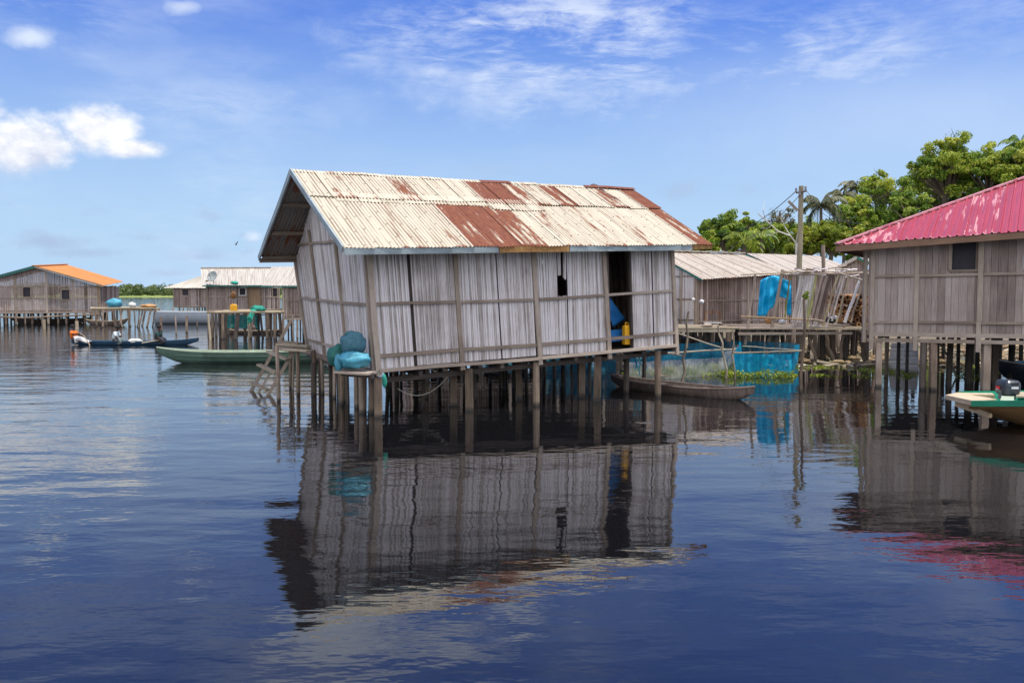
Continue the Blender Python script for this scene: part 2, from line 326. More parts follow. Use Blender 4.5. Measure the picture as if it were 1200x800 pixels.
M['net_teal'] = netmat('dark teal net', (0.01, 0.12, 0.17), 0.8)
M['net_green'] = netmat('green net', (0.01, 0.2, 0.17), 0.85)

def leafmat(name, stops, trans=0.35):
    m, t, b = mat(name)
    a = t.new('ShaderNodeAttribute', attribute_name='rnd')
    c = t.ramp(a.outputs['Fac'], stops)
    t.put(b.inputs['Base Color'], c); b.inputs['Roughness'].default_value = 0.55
    tr = t.new('ShaderNodeBsdfTranslucent'); t.put(tr.inputs[0], c)
    ms = t.new('ShaderNodeMixShader'); ms.inputs[0].default_value = trans
    t.l.new(b.outputs[0], ms.inputs[1]); t.l.new(tr.outputs[0], ms.inputs[2])
    t.l.new(ms.outputs[0], t.n['Material Output'].inputs[0])
    return m
M['leaf_dark'] = leafmat('dark green leaves', [(0.0, (0.012, 0.035, 0.008)), (0.45, (0.08, 0.17, 0.018)), (0.75, (0.22, 0.33, 0.03)), (1.0, (0.42, 0.48, 0.07))])
M['leaf_mid'] = leafmat('mid green leaves', [(0.0, (0.02, 0.055, 0.008)), (0.45, (0.13, 0.24, 0.02)), (0.7, (0.31, 0.41, 0.03)), (1.0, (0.56, 0.56, 0.09))])
M['leaf_yellow'] = leafmat('yellow green leaves', [(0.0, (0.04, 0.08, 0.01)), (0.5, (0.19, 0.26, 0.02)), (0.85, (0.36, 0.4, 0.03)), (1.0, (0.5, 0.46, 0.07))])
M['leaf_dusty'] = leafmat('dusty brown green fronds', [(0.0, (0.05, 0.06, 0.03)), (0.5, (0.14, 0.17, 0.08)), (0.85, (0.3, 0.27, 0.15)), (1.0, (0.42, 0.32, 0.2))])
M['hyacinth'] = leafmat('water hyacinth leaves', [(0.0, (0.08, 0.14, 0.01)), (0.5, (0.26, 0.34, 0.015)), (0.85, (0.48, 0.5, 0.03)), (1.0, (0.62, 0.55, 0.08))], 0.3)
M['leaf_far'] = leafmat('olive far shrubs', [(0.0, (0.06, 0.09, 0.03)), (0.5, (0.13, 0.18, 0.06)), (1.0, (0.26, 0.28, 0.11))])  # leaf colours paled to carry the haze over the far shore
M['grass'] = leafmat('far grass', [(0.0, (0.08, 0.14, 0.03)), (0.5, (0.2, 0.28, 0.05)), (1.0, (0.32, 0.36, 0.1))], 0.2)

# mud / land
m, t, b = mat('muddy bank')
n = t.noise(geopos(t), 1.2, 8, 0.65)
t.put(b.inputs['Base Color'], t.ramp(n, [(0.3, (0.06, 0.045, 0.03)), (0.5, (0.2, 0.15, 0.1)), (0.62, (0.13, 0.14, 0.05)), (0.8, (0.34, 0.28, 0.2))]))
t.put(b.inputs['Normal'], t.bump(n, 0.8, 0.1)); M['mud'] = m
m, t, b = mat('far bank grass')
n = t.noise(geopos(t), 0.06, 6, 0.6)
t.put(b.inputs['Base Color'], t.ramp(n, [(0.3, (0.14, 0.2, 0.04)), (0.55, (0.30, 0.36, 0.08)), (0.8, (0.38, 0.38, 0.14))])); M['farbank'] = m
# water
m, t, b = mat('dark lagoon water')
gp = geopos(t)
b.inputs['Base Color'].default_value = (0.007, 0.007, 0.008, 1)
b.inputs['Roughness'].default_value = 0.015
b.inputs['IOR'].default_value = 1.72
dist = t.new('ShaderNodeVectorMath', operation='LENGTH'); t.put(dist.inputs[0], gp)
sepw = t.new('ShaderNodeSeparateXYZ'); t.put(sepw.inputs[0], gp)
big = t.noise(t.mapv(gp, (0.35, 0.9, 1), rot=(0, 0, 0.15)), 1.0, 2, 0.5)
mid = t.noise(t.mapv(gp, (1.5, 3.2, 1), rot=(0, 0, -0.12)), 1.0, 3, 0.55)
fine = t.noise(t.mapv(gp, (5, 11, 1), rot=(0, 0, 0.2)), 1.0, 2, 0.5)
patch = t.noise(t.mapv(gp, (0.05, 0.16, 1)), 1.0, 4, 0.6)

leftn = t.new('ShaderNodeMapRange', interpolation_type='SMOOTHSTEP'); t.put(leftn.inputs[0], sepw.outputs[0])
leftn.inputs[1].default_value = 1.0; leftn.inputs[2].default_value = -9.0; leftn.inputs[3].default_value = 0.0; leftn.inputs[4].default_value = 1.0
amp = t.m('ADD', t.m('MULTIPLY', t.step(patch, 0.35, 0.7), 0.35), t.m('ADD', 0.28, t.m('MULTIPLY', leftn.outputs[0], 0.62)))
h = t.m('ADD', t.m('MULTIPLY', big, 1.0), t.m('ADD', t.m('MULTIPLY', mid, 0.26), t.m('MULTIPLY', fine, 0.03)))
hb = t.m('MULTIPLY', t.m('SUBTRACT', h, 0.7), amp)
t.put(b.inputs['Normal'], t.bump(hb, 1.0, 0.035))
M['water'] = m

# ------------------------------------------------------------------ mesh builder
ORG = {}
class MB:
    def __init__(s): s.v = []; s.f = []; s.uv = []; s.r = []; s.mi = []; s.cur = 0
    def add(s, vs, fs, uvs=None, r=0.5):
        o = len(s.v); s.v.extend(V(x) for x in vs)
        if isinstance(r, (list, tuple)): s.r.extend(r)
        else: s.r.extend([r]*len(vs))
        for i, f in enumerate(fs):
            s.f.append([a+o for a in f]); s.mi.append(s.cur)
            s.uv.append(uvs[i] if uvs else [(vs[a][0]+vs[a][1]*0.7, vs[a][2]) for a in f])
        return s
    def beam(s, a, b, w, h, up=(0, 0, 1), r=None, w2=None, h2=None):
        a, b = V(a), V(b); d = b-a; L = d.length
        if L < 1e-6: return s
        d = d/L; up = V(up)
        x = d.cross(up)
        if x.length < 1e-4: x = d.cross(V((1, 0, 0)))
        x.normalize(); y = x.cross(d)
        r = random.random() if r is None else r
        w2 = w if w2 is None else w2; h2 = h if h2 is None else h2
        vs = [a - x*w/2 - y*h/2, a + x*w/2 - y*h/2, a + x*w/2 + y*h/2, a - x*w/2 + y*h/2,
              b - x*w2/2 - y*h2/2, b + x*w2/2 - y*h2/2, b + x*w2/2 + y*h2/2, b - x*w2/2 + y*h2/2]
        fs = [(0, 1, 5, 4), (1, 2, 6, 5), (2, 3, 7, 6), (3, 0, 4, 7), (3, 2, 1, 0), (4, 5, 6, 7)]
        c = [0, w, w+h, 2*w+h, 2*w+2*h]
        uv = [[(0, c[i]), (0, c[i+1]), (L, c[i+1]), (L, c[i])] for i in range(4)] + [[(0, 0), (0.05, 0), (0.05, h), (0, h)]]*2
        return s.add(vs, fs, uv, r)
    def tube(s, pts, rads, n=6, r=None, cap=True, flat=1.0):
        pts = [V(p) for p in pts]
        if not hasattr(rads, '__len__'): rads = [rads]*len(pts)
        r = random.random() if r is None else r
        vs = []; L = [0]
        ref = None
        for i, p in enumerate(pts):
            d = (pts[min(i+1, len(pts)-1)] - pts[max(i-1, 0)])
            d = d.normalized() if d.length > 1e-9 else V((0, 0, 1))
            if ref is None:
                ref = d.cross(V((0.12, 1, 0.05)))
                if ref.length < 0.1: ref = d.cross(V((1, 0, 0)))
            x = (ref - d*ref.dot(d)).normalized(); y = d.cross(x); ref = x
            for k in range(n):
                t_ = 2*pi*k/n
                vs.append(p + (x*cos(t_) + y*sin(t_)*flat)*rads[i])
            if i: L.append(L[-1] + (pts[i]-pts[i-1]).length)
        fs = []; uv = []
        for i in range(len(pts)-1):
            for k in range(n):
                k2 = (k+1) % n
                fs.append((i*n+k, i*n+k2, (i+1)*n+k2, (i+1)*n+k))
                c0, c1 = rads[i]*2*pi*k/n, rads[i]*2*pi*(k+1)/n
                uv.append([(L[i], c0), (L[i], c1), (L[i+1], c1), (L[i+1], c0)])
        if cap:
            fs.append(tuple(range(n-1, -1, -1))); uv.append([(0.02*cos(2*pi*k/n), 0.02*sin(2*pi*k/n)) for k in range(n)])
            m_ = (len(pts)-1)*n
            fs.append(tuple(range(m_, m_+n))); uv.append([(0.02*cos(2*pi*k/n), 0.02*sin(2*pi*k/n)) for k in range(n)])
        return s.add(vs, fs, uv, r)
    def grid(s, fn, nu, nv, us=1.0, vs_=1.0, r=None):
        r = random.random() if r is None else r
        vs = [fn(i/nu, j/nv) for j in range(nv+1) for i in range(nu+1)]
        fs = []; uv = []
        for j in range(nv):
            for i in range(nu):
                a = j*(nu+1)+i
                fs.append((a, a+1, a+nu+2, a+nu+1))
                uv.append([(i/nu*us, j/nv*vs_), ((i+1)/nu*us, j/nv*vs_), ((i+1)/nu*us, (j+1)/nv*vs_), (i/nu*us, (j+1)/nv*vs_)])
        return s.add(vs, fs, uv, r)
    def blob(s, c, rx, ry, rz, nu=14, nv=9, amp=0.15, fr=2.5, seed=0, r=None, fold=0.0):
        c = V(c)
        def fn(u, v):
            th, ph = 2*pi*u, pi*(v-0.5)
            d = V((cos(ph)*cos(th), cos(ph)*sin(th), sin(ph)))
            if u >= 1.0: d = V((cos(ph), 0, sin(ph)))
            k = 1 + amp*noise.noise(d*fr + V((seed*3.1, seed, 0))) + amp*.4*noise.noise(d*fr*2.7 + V((seed, 4, seed))) + fold*sin(th*9+3*d.z)*abs(d.z)
            return c + V((d.x*rx, d.y*ry, d.z*rz))*k
        return s.grid(fn, nu, nv, 2*pi*rx, pi*rz, r)
    def build(s, name, m, parent=None, smooth=False, kind=None, label=None, loc=None, rust=None, cat=None, group=None, solid=0.0):
        me = bpy.data.meshes.new(name)
        if parent is not None: org = ORG[parent.name]
        elif loc is not None: org = V(loc)
        else:
            xs = [p.x for p in s.v]; ys = [p.y for p in s.v]; zs = [p.z for p in s.v]
            org = V(((min(xs)+max(xs))/2, (min(ys)+max(ys))/2, min(zs)))
        me.from_pydata([tuple(p-org) for p in s.v], [], s.f)
        uvl = me.uv_layers.new(name='UVMap')
        flat = [c for face in s.uv for p in face for c in p]
        uvl.data.foreach_set('uv', flat)
        at = me.attributes.new('rnd', 'FLOAT', 'POINT'); at.data.foreach_set('value', s.r)
        ms = m if isinstance(m, (list, tuple)) else [m]
        for x in ms: me.materials.append(M[x] if isinstance(x, str) else x)
        if len(ms) > 1: me.polygons.foreach_set('material_index', s.mi)
        if smooth: me.polygons.foreach_set('use_smooth', [True]*len(s.f))
        me.update()
        o = bpy.data.objects.new(name, me); C.objects.link(o)
        if parent is not None: o.parent = parent
        else: o.location = org
        ORG[o.name] = org
        if kind: o['kind'] = kind
        if label: o['label'] = label
        if cat: o['category'] = cat
        if group: o['group'] = group
        if rust is not None: o.color = (rust, 0, 0, 1)
        if solid:
            md = o.modifiers.new('thickness', 'SOLIDIFY'); md.thickness = solid
        return o
def thing(name, label, cat, loc, group=None):
    o = bpy.data.objects.new(name, None); C.objects.link(o)
    o.location = V(loc); ORG[o.name] = V(loc); o.empty_display_size = 0.3
    o['label'] = label; o['category'] = cat
    if group: o['group'] = group
    return o
def copy_tree(o, loc, label=None, rz=None):
    """copy a thing with all parts; mesh data shared"""
    r = o.copy(); C.objects.link(r); r.location = loc; ORG[r.name] = V(loc)
    if rz is not None: r.rotation_euler = (0, 0, rz)
    if label: r['label'] = label
    for ch in list(o.children):
        c_ = ch.copy(); C.objects.link(c_); c_.parent = r
        for g in list(ch.children):
            d_ = g.copy(); C.objects.link(d_); d_.parent = c_
    return r
def lerp(a, b, t_): return a + (b-a)*t_
def bil(BL, BR, TL, TR, s_, t_): return lerp(lerp(BL, BR, s_), lerp(TL, TR, s_), t_)
R = random.random
def U(a, b): return random.uniform(a, b)

def reeds(mb, BL, BR, TL, TR, out, rad=0.024, top=None, jit=1.0, miss=0.0, n=5, segs=1, s0=0.0, s1=1.0):
    """vertical cane wall between four corners; out = outward unit vector"""
    BL, BR, TL, TR = V(BL), V(BR), V(TL), V(TR)
    L = (BR-BL).length; s_ = s0
    r0 = R()
    out = V(out).normalized()
    while s_ < s1:
        r_ = rad*U(0.75, 1.3); ds = 2*r_*0.86/L
        if s_+ds > s1+0.001: break
        m_ = s_+ds/2; s_ += ds
        if R() < 0.12: r0 = R()
        if R() < miss: continue
        tt = top(m_) if top else 1.0
        b0 = bil(BL, BR, TL, TR, m_, 0) + out*U(-.008, .008)*jit
        t0 = bil(BL, BR, TL, TR, min(1, max(0, m_+U(-.2, .2)*ds*jit)), tt) + out*U(-.01, .01)*jit
        t0 = lerp(b0, t0, 1-U(0, 0.01)*jit)
        pts = [lerp(b0, t0, k/segs) + out*U(-.004, .004) for k in range(segs+1)]
        mb.tube(pts, [r_]*(segs+1), n, r=min(1, max(0, r0*0.25+R()*0.72)), cap=False)
    return mb
def corr_sheet(parent, e0, e1, t0, t1, nrm, material, rust=0.2, pitch=0.076, amp=0.011, per=6, rows=3, vmax=None, prof='sine', name='roof_sheet', sag=0.0, label=None, over=0.0):
    """one corrugated sheet: e0..e1 along the eave, t0..t1 along the top"""
    Wd = (e1-e0).length; L = ((t0+t1)/2-(e0+e1)/2).length
    nu = max(4, int(Wd/pitch*per))
    mb = MB(); nrm = V(nrm).normalized()
    j1, j2 = U(-.03, .035), U(-.03, .035)
    def fn(u, v):
        vm = v*(vmax(u) if vmax else 1.0)
        p = lerp(lerp(e0, e1, u), lerp(t0, t1, u), vm)
        x = u*Wd
        if prof == 'sine': hgt = amp*cos(2*pi*x/pitch)
        else:
            q = (x/pitch) % 1.0; hgt = amp if q < 0.22 else -amp*0.6
        p = p + nrm*(hgt + 0.012 - sag*sin(pi*v) + (over if v < 0.5 else 0))
        if v == 0: p = p + (lerp(e0, e1, u)-lerp(t0, t1, u)).normalized()*(j1*u + j2*(1-u))
        return p
    mb.grid(fn, nu, rows, Wd, L)
    return mb.build(name, material, parent, rust=rust, label=label)
def post(mb, x, y, z0, z1, r=0.06, lean=0.06, n=7, kind='tube', r_=None):
    dx, dy = U(-lean, lean), U(-lean, lean)
    if kind == 'tube':
        k = 4
        pts = []
        for i in range(k+1):
            f = i/k
            pts.append((x+dx*(f-1)+U(-.012, .012), y+dy*(f-1)+U(-.012, .012), z0+(z1-z0)*f))
        mb.tube(pts, [r*U(.9, 1.12) for _ in pts], n, r=r_)
    else:
        mb.beam((x-dx, y-dy, z0), (x, y, z1), r*2, r*2*U(.8, 1.1), up=(U(-.3, .3), 1, 0), r=r_)
    return mb

# ------------------------------------------------------------------ ground and water
mb = MB(); S = 9000
mb.add([(-S, -200, 0), (S, -200, 0), (S, S, 0), (-S, S, 0)], [(0, 1, 2, 3)])
o = mb.build('water', 'water', kind='structure', loc=(0, 0, 0))
mb = MB()
mb.add([(-S, -200, -3.0), (S, -200, -3.0), (S, S, -3.0), (-S, S, -3.0)], [(0, 1, 2, 3)])
mb.build('lake_bed', 'mud', kind='structure', loc=(0, 0, -3.0))
# bank on the right
def bank(u, v):
    y = 31 + (v**2.2)*900
    xl = 5.5 + 2.0*noise.noise(V((v*9, 0, 0))) - 18*min(1, v*1.6) if v > 0.12 else 5.0+1.5*sin(v*40)
    x = xl + (u**1.8)*1200
    dn = min(1.0, (y-31)/7.0, )*min(1.0, (x-xl)/4.0)
    z = -0.25 + 0.75*dn + 0.10*noise.noise(V((x*0.6, y*0.6, 0))) + min(3.0, max(0, (y-60))*0.012)*min(1, (x-xl)/30)
    return V((x, y, z))
mb = MB(); mb.grid(bank, 130, 110, 60, 60, 0.5)
mb.build('muddy_bank', 'mud', kind='structure', smooth=True, loc=(5, 31, 0))
# far shore to the left
mb = MB()
def fshore(u, v):
    x = -2600+u*3200; y = 640 + 90*noise.noise(V((u*6, 0, 4))) + v*2600
    return V((x, y, -0.4 + 3.2*min(1, v*14) + 0.6*noise.noise(V((x*.01, y*.01, 0)))))
mb.grid(fshore, 120, 30, 60, 60)
mb.build('far_shore', 'farbank', kind='structure', smooth=True, loc=(-900, 640, 0))

def leafquads(mb, c, rx, ry, rz, n, size, base=0.5, var=0.25, shell=0.55, upb=0.5, elong=1.7, rng=random):
    """leaf faces spread through a lumpy clump"""
    vs = mb.v; fs = mb.f; uv = mb.uv; rr = mb.r; mi = mb.mi
    for _ in range(n):
        th = rng.random()*2*pi; z = rng.uniform(-1, 1); k = (rng.random()**(1/3))*(1-shell) + shell*rng.uniform(.85, 1.05)
        q = sqrt(1-z*z)
        d = V((q*cos(th), q*sin(th), z))
        p = V((c[0]+d.x*rx*k, c[1]+d.y*ry*k, c[2]+d.z*rz*k))
        nn = (d + V((rng.uniform(-.9, .9), rng.uniform(-.9, .9), rng.uniform(-.9, .9)+upb))).normalized()
        a = nn.cross(V((rng.uniform(-1, 1), rng.uniform(-1, 1), rng.uniform(-1, 1)))).normalized()
        b_ = nn.cross(a)
        s_ = size*rng.uniform(.6, 1.3)
        i = len(vs)
        dr = nn*(-0.18*s_)
        vs.extend((p-a*s_*elong*.5+dr, p+b_*s_*.42, p+a*s_*elong*.5+dr, p-b_*s_*.42))
        fs.append((i, i+1, i+2, i+3)); mi.append(mb.cur)
        uv.append([(0, 0), (1, 0), (1, 1), (0, 1)])
        q_ = min(1, max(0, base + rng.uniform(-var, var)))
        rr.extend((q_,)*4)

mb = MB(); rg = random.Random(5)
for i in range(620):
    x = -900 + i*2.4 + rg.uniform(-5, 5); y = 735 + rg.uniform(-10, 120)
    s_ = rg.uniform(5.0, 8.0)*(0.8+0.6*noise.noise(V((x*.02, 0, 0))))
    leafquads(mb, (x, y, s_*0.6+2.2), s_*1.3, s_*1.3, s_*.9, 80, 2.1, rg.uniform(.25, .6), .25, rng=rg)
mb.build('far_shrubs', 'leaf_far', kind='stuff', loc=(-200, 700, 0.5), label='dark green shrubs along the far shore', cat='far shrubs')

# ================================================================== MAIN LEANING STILT HOUSE
random.seed(11)
A = P(441, 435, 16.5); Cc = P(790, 403, 20.0); B = P(362, 411, 21.9)
Dd = B + (Cc-A); 
fn_ = V((Cc.x-A.x, Cc.y-A.y, 0)).normalized()          # along the front, to the right
fo = V((fn_.y, -fn_.x, 0))                             # outward from the front wall
H = thing('stilt_house', 'large leaning grey cane house on stilts under a rust-streaked cream corrugated roof', 'house', (A.x, A.y, 0))
def FP(px, py, off=0.0): return on_plane(px, py, A, fo) + fo*off
E0 = P(403, 290, 15.6); E1 = P(834, 286, 20.0); R0 = P(342, 200, 18.7); R1 = P(741, 223, 23.1); F0 = P(304, 302, 21.4); F1 = F0 + (E1-E0)*0.97
nF = (E1-E0).cross(R0-E0).normalized()
if nF.z < 0: nF = -nF
nB = (F1-F0).cross(R0-F0).normalized()
if nB.z < 0: nB = -nB
def roof_z(x, y):
    z1 = E0.z - ((x-E0.x)*nF.x + (y-E0.y)*nF.y)/nF.z
    z2 = F0.z - ((x-F0.x)*nB.x + (y-F0.y)*nB.y)/nB.z
    return min(z1, z2)
# front wall panels: pixel corner quads (bottom-left, bottom-right, top-left, top-right)
TOPY = 281
def front_panel(bl, br, tl, tr, **k):
    mb = MB(); reeds(mb, FP(*bl), FP(*br), FP(*tl), FP(*tr), fo, rad=0.0215, segs=2, **k)
    return mb.build('cane_panel', 'reed', H, kind='stuff')
front_panel((446, 433), (487.6, 428.5), (434, TOPY), (477.2, TOPY))
front_panel((489.2, 428), (538, 424), (479, TOPY), (531, TOPY))
front_panel((540, 424), (588, 420), (533, TOPY), (580, TOPY))
front_panel((589, 420), (629, 416.5), (581, TOPY), (622, TOPY))
front_panel((632, 416), (655.5, 415), (624, TOPY), (651.5, TOPY))
front_panel((655.5, 415), (667, 414), (654, 347), (664.5, 346))                 # under the broken hole
front_panel((667, 414), (711, 411), (664, TOPY), (706, TOPY))
mb = MB(); reeds(mb, FP(653.5, 323), FP(659, 322), FP(652, TOPY), FP(658.5, TOPY), fo, rad=0.024)
reeds(mb, FP(660.2, 325), FP(664, 329), FP(660, TOPY), FP(664, TOPY), fo, rad=0.024)
mb.build('broken_cane', 'reed', H, kind='stuff', label='broken ends of cane hanging over a black hole')
front_panel((743, 408), (766, 406), (739, TOPY), (762.5, TOPY))
front_panel((767, 406), (789, 404), (763.5, TOPY), (786, TOPY))
# battens on the front wall
def seg(a, b, w_, h_, name='batten', m='batten', up=None, parent=None):
    mb = MB(); n_ = 3
    p = [lerp(a, b, i/n_) for i in range(n_+1)]
    for i in range(1, n_): p[i] = p[i] + V((U(-.01, .01), U(-.01, .01), U(-.006, .006)))
    r = R()
    for i in range(n_): mb.beam(p[i], p[i+1], w_, h_, up=up if up is not None else fo, r=r)
    return mb.build(name, m, parent or H)
for (x0, y0, x1, y1, w_) in ((430.5, 282, 443, 440, .11), (531, 282, 541, 433, .095), (622, 282, 632, 427, .095), (705, 282, 713, 420, .095), (785.5, 282, 792, 415, .085)):
    seg(FP(x0, y0, .055), FP(x1, y1, .055), w_, .05)
for (x0, y0, x1, y1) in ((438, 356, 532, 353.5), (537, 353.5, 624.5, 351), (630, 350.6, 707, 345.8), (711, 345.4, 786, 340.5)):
    seg(FP(x0, y0, .05), FP(x1, y1, .05), .055, .04, 'rail', up=fo)
for (x0, y0, x1, y1) in ((444, 417, 536, 409.5), (541, 409.3, 627, 404), (633, 403.5, 710, 397), (714, 396.6, 789, 389.5)):
    seg(FP(x0, y0, .05), FP(x1, y1, .05), .07, .04, 'rail', up=fo)
seg(FP(443, 434, .075), FP(632, 419.5, .075), .065, .07, 'sill_beam', up=fo)
seg(FP(632.5, 419, .072), FP(791, 404.5, .072), .065, .07, 'sill_beam', up=fo)
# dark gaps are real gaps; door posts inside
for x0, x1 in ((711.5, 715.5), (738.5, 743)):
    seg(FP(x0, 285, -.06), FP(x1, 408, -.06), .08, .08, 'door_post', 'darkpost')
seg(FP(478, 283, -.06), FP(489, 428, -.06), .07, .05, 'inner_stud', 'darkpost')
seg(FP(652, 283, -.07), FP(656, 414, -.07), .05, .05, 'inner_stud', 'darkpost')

# gable wall (left), leaning
At = V((FP(430, 283).x, FP(430, 283).y, FP(430, 283).z))
Bt = P(343.5, 283, 22.0)
go = V((-(B-A).y, (B-A).x, 0)).normalized()
if go.x > 0: go = -go
def GW(s_, t_, off=0.0): return bil(A, B, At, Bt, s_, t_) + go*off
def gtop(s_):
    lo, hi = 0.5, 2.4
    for _ in range(18):
        mid_ = (lo+hi)/2; p = GW(s_, mid_)
        if p.z < roof_z(p.x, p.y)-0.04: lo = mid_
        else: hi = mid_
    return lo
gs = [0.0, 0.33, 0.68, 1.0]
for i in range(3):
    mb = MB(); reeds(mb, A, B, At, Bt, go, rad=0.022, segs=2, s0=gs[i]+.008, s1=gs[i+1]-.004, top=gtop)
    mb.build('cane_panel', 'reed', H, kind='stuff')
for s_, t1_, w_ in ((0.012, gtop(.012), .12), (0.335, gtop(.335), .11), (0.685, 1.1, .10), (0.985, gtop(.985), .10)):
    seg(GW(s_, -0.03, .05), GW(s_, t1_, .05), w_, .05, 'batten', up=go)
for a_, b_, t_, t2 in ((0.03, .32, .515, .50), (.35, .67, .50, .495), (.70, .97, .495, .49), (.03, .32, .12, .11), (.35, .67, .11, .11), (.7, .97, .11, .11), (.35, .67, 1.0, .985), (.70, .97, .985, .96), (.02, .32, 1.02, 1.0)):
    seg(GW(a_, t_, .048), GW(b_, t2, .048), .055, .04, 'rail', up=go)
seg(GW(0.0, -.01, .06), GW(1.0, -.01, .06), .10, .07, 'sill_beam', up=go)
seg(GW(0.5, 1.25, .03), GW(0.5, 1.52, .03), .13, .03, 'vent_slit', 'shutter', up=go)
# back and right walls
mb = MB(); reeds(mb, B, Dd, Bt, Dd+(Bt-B)*0.98, -fo, rad=0.05, n=6); mb.build('cane_panel', 'reed_warm', H, kind='stuff')
tr_ = FP(786, 283)
def rtop(s_):
    lo, hi = 0.5, 2.4
    for _ in range(16):
        mid_ = (lo+hi)/2; p = bil(Cc, Dd, tr_, Dd+(Bt-B)*0.98, s_, mid_)
        if p.z < roof_z(p.x, p.y)-0.05: lo = mid_
        else: hi = mid_
    return lo
mb = MB(); reeds(mb, Cc, Dd, tr_, Dd+(Bt-B)*0.98, -go, rad=0.05, n=6,
                 top=lambda s_: rtop(s_)); mb.build('cane_panel', 'reed_warm', H, kind='stuff')
# floor boards and joists
fl = MB()
n_ = 34
for i in range(n_):
    a = lerp(A, B, (i+.5)/n_); b = lerp(Cc, Dd, (i+.5)/n_)
    fl.beam(a+V((0, 0, -.03+U(-.008, .008))), b+V((0, 0, -.03+U(-.008, .008))), .165, .03)
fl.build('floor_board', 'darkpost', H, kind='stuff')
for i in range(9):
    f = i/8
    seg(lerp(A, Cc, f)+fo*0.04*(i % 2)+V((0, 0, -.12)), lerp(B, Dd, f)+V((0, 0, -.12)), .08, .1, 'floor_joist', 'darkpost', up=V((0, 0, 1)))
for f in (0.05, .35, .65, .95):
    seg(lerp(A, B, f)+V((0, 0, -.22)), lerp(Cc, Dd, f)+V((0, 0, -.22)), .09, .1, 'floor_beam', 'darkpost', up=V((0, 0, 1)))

# roof frame
for f, nm in ((0.02, 'eave'), (.33, 'p'), (.66, 'p'), (.97, 'ridge')):
    seg(lerp(E0, R0, f)-nF*.05+fn_*.05, lerp(E1, R1, f)-nF*.05-fn_*.05, .06, .07, 'purlin', 'batten', up=nF)
    seg(lerp(F0, R0, f)-nB*.05+fn_*.05, lerp(F1, R1, f)-nB*.05-fn_*.05, .06, .07, 'purlin', 'batten', up=nB)
for k in (0.13, .35, .58, .8, .97):
    e = lerp(E0, E1, k); r_ = lerp(R0, R1, k); f_ = lerp(F0, F1, k)
    seg(e-nF*.12, r_-nF*.12, .06, .08, 'rafter', 'darkpost', up=nF)
    seg(f_-nB*.12, r_-nB*.12, .06, .08, 'rafter', 'darkpost', up=nB)
# barge boards, fascia
seg(R0-nB*.02-fn_*.02+V((0, 0, .02)), F0-nB*.02-fn_*.02, .035, .13, 'barge_board', 'fascia', up=nB)
seg(R0-nF*.03-fn_*.02+V((0, 0, .01)), E0-nF*.03-fn_*.02, .035, .12, 'barge_board', 'fascia', up=nF)
seg(E0+fo*.02+V((0, 0, -.075)), lerp(E0, E1, .36)+fo*.02+V((0, 0, -.075)), .03, .12, 'fascia_board', 'fascia', up=V((0, 0, 1)))
seg(lerp(E0, E1, .362)+fo*.02+V((0, 0, -.075)), lerp(E0, E1, .55)+fo*.02+V((0, 0, -.075)), .03, .12, 'fascia_board', 'fascia_rust', up=V((0, 0, 1)))
seg(lerp(E0, E1, .552)+fo*.02+V((0, 0, -.075)), lerp(E0, E1, .93)+fo*.02+V((0, 0, -.075)), .03, .12, 'fascia_board', 'fascia', up=V((0, 0, 1)))
seg(lerp(E0, E1, .932)+fo*.0+V((0, 0, -.06)), lerp(E0, E1, 1.0)+fo*.0+V((0, 0, -.05)), .03, .12, 'fascia_board', 'fascia_rust', up=V((0, 0, 1)))
seg(E1+V((0, 0, -.05)), R1+V((0, 0, -.06)), .03, .1, 'barge_board', 'fascia_rust', up=nF)
seg(F0+V((0, 0, -.07)), lerp(F0, F1, .5)+V((0, 0, -.07)), .03, .11, 'fascia_board', 'batten', up=V((0, 0, 1)))
# front slope sheets
lower = [.12, .10, .28, .16, .26, .56, .60, .46, .12, .30, .16, .30, .08, .30, .03, .12, .55]
N = len(lower)
us = [0.0]
wts = [1, 1, 1, 1, .9, 1.1, 1.1, 1, .9, 1, 1, 1, 1, 1, 1, .8, .9]
for w_ in wts: us.append(us[-1]+w_/sum(wts))
for i in range(N):
    a, b = us[i]-0.004, us[i+1]+.006
    top = .66 if i not in (5, 6) else .64
    lift = .004*(i % 2)
    corr_sheet(H, lerp(E0, E1, a)+nF*lift-(R0-E0).normalized()*.05, lerp(E0, E1, min(b, 1.0))+nF*lift-(R0-E0).normalized()*.05,
               lerp(lerp(E0, R0, top), lerp(E1, R1, top), a)+nF*(lift+.0), lerp(lerp(E0, R0, top), lerp(E1, R1, top), min(b, 1.0))+nF*(lift+.0), nF, 'roof_cream', rust=lower[i])
upper = [.12, .32, .2, .14, .34, .15, .12, .06, .62, .60, .40, .34, .55, .2, .10, .38, .12, .60]
N2 = len(upper)
for i in range(N2):
    a, b = i/N2-.004, (i+1)/N2+.006
    lo = .60+U(-.01, .01); lift = .026+.004*(i % 2)
    corr_sheet(H, lerp(lerp(E0, R0, lo), lerp(E1, R1, lo), a)+nF*lift, lerp(lerp(E0, R0, lo), lerp(E1, R1, lo), min(1, b))+nF*lift,
               lerp(R0, R1, a)+nF*(lift-.02), lerp(R0, R1, min(1, b))+nF*(lift-.02), nF, 'roof_cream', rust=upper[i], rows=2)
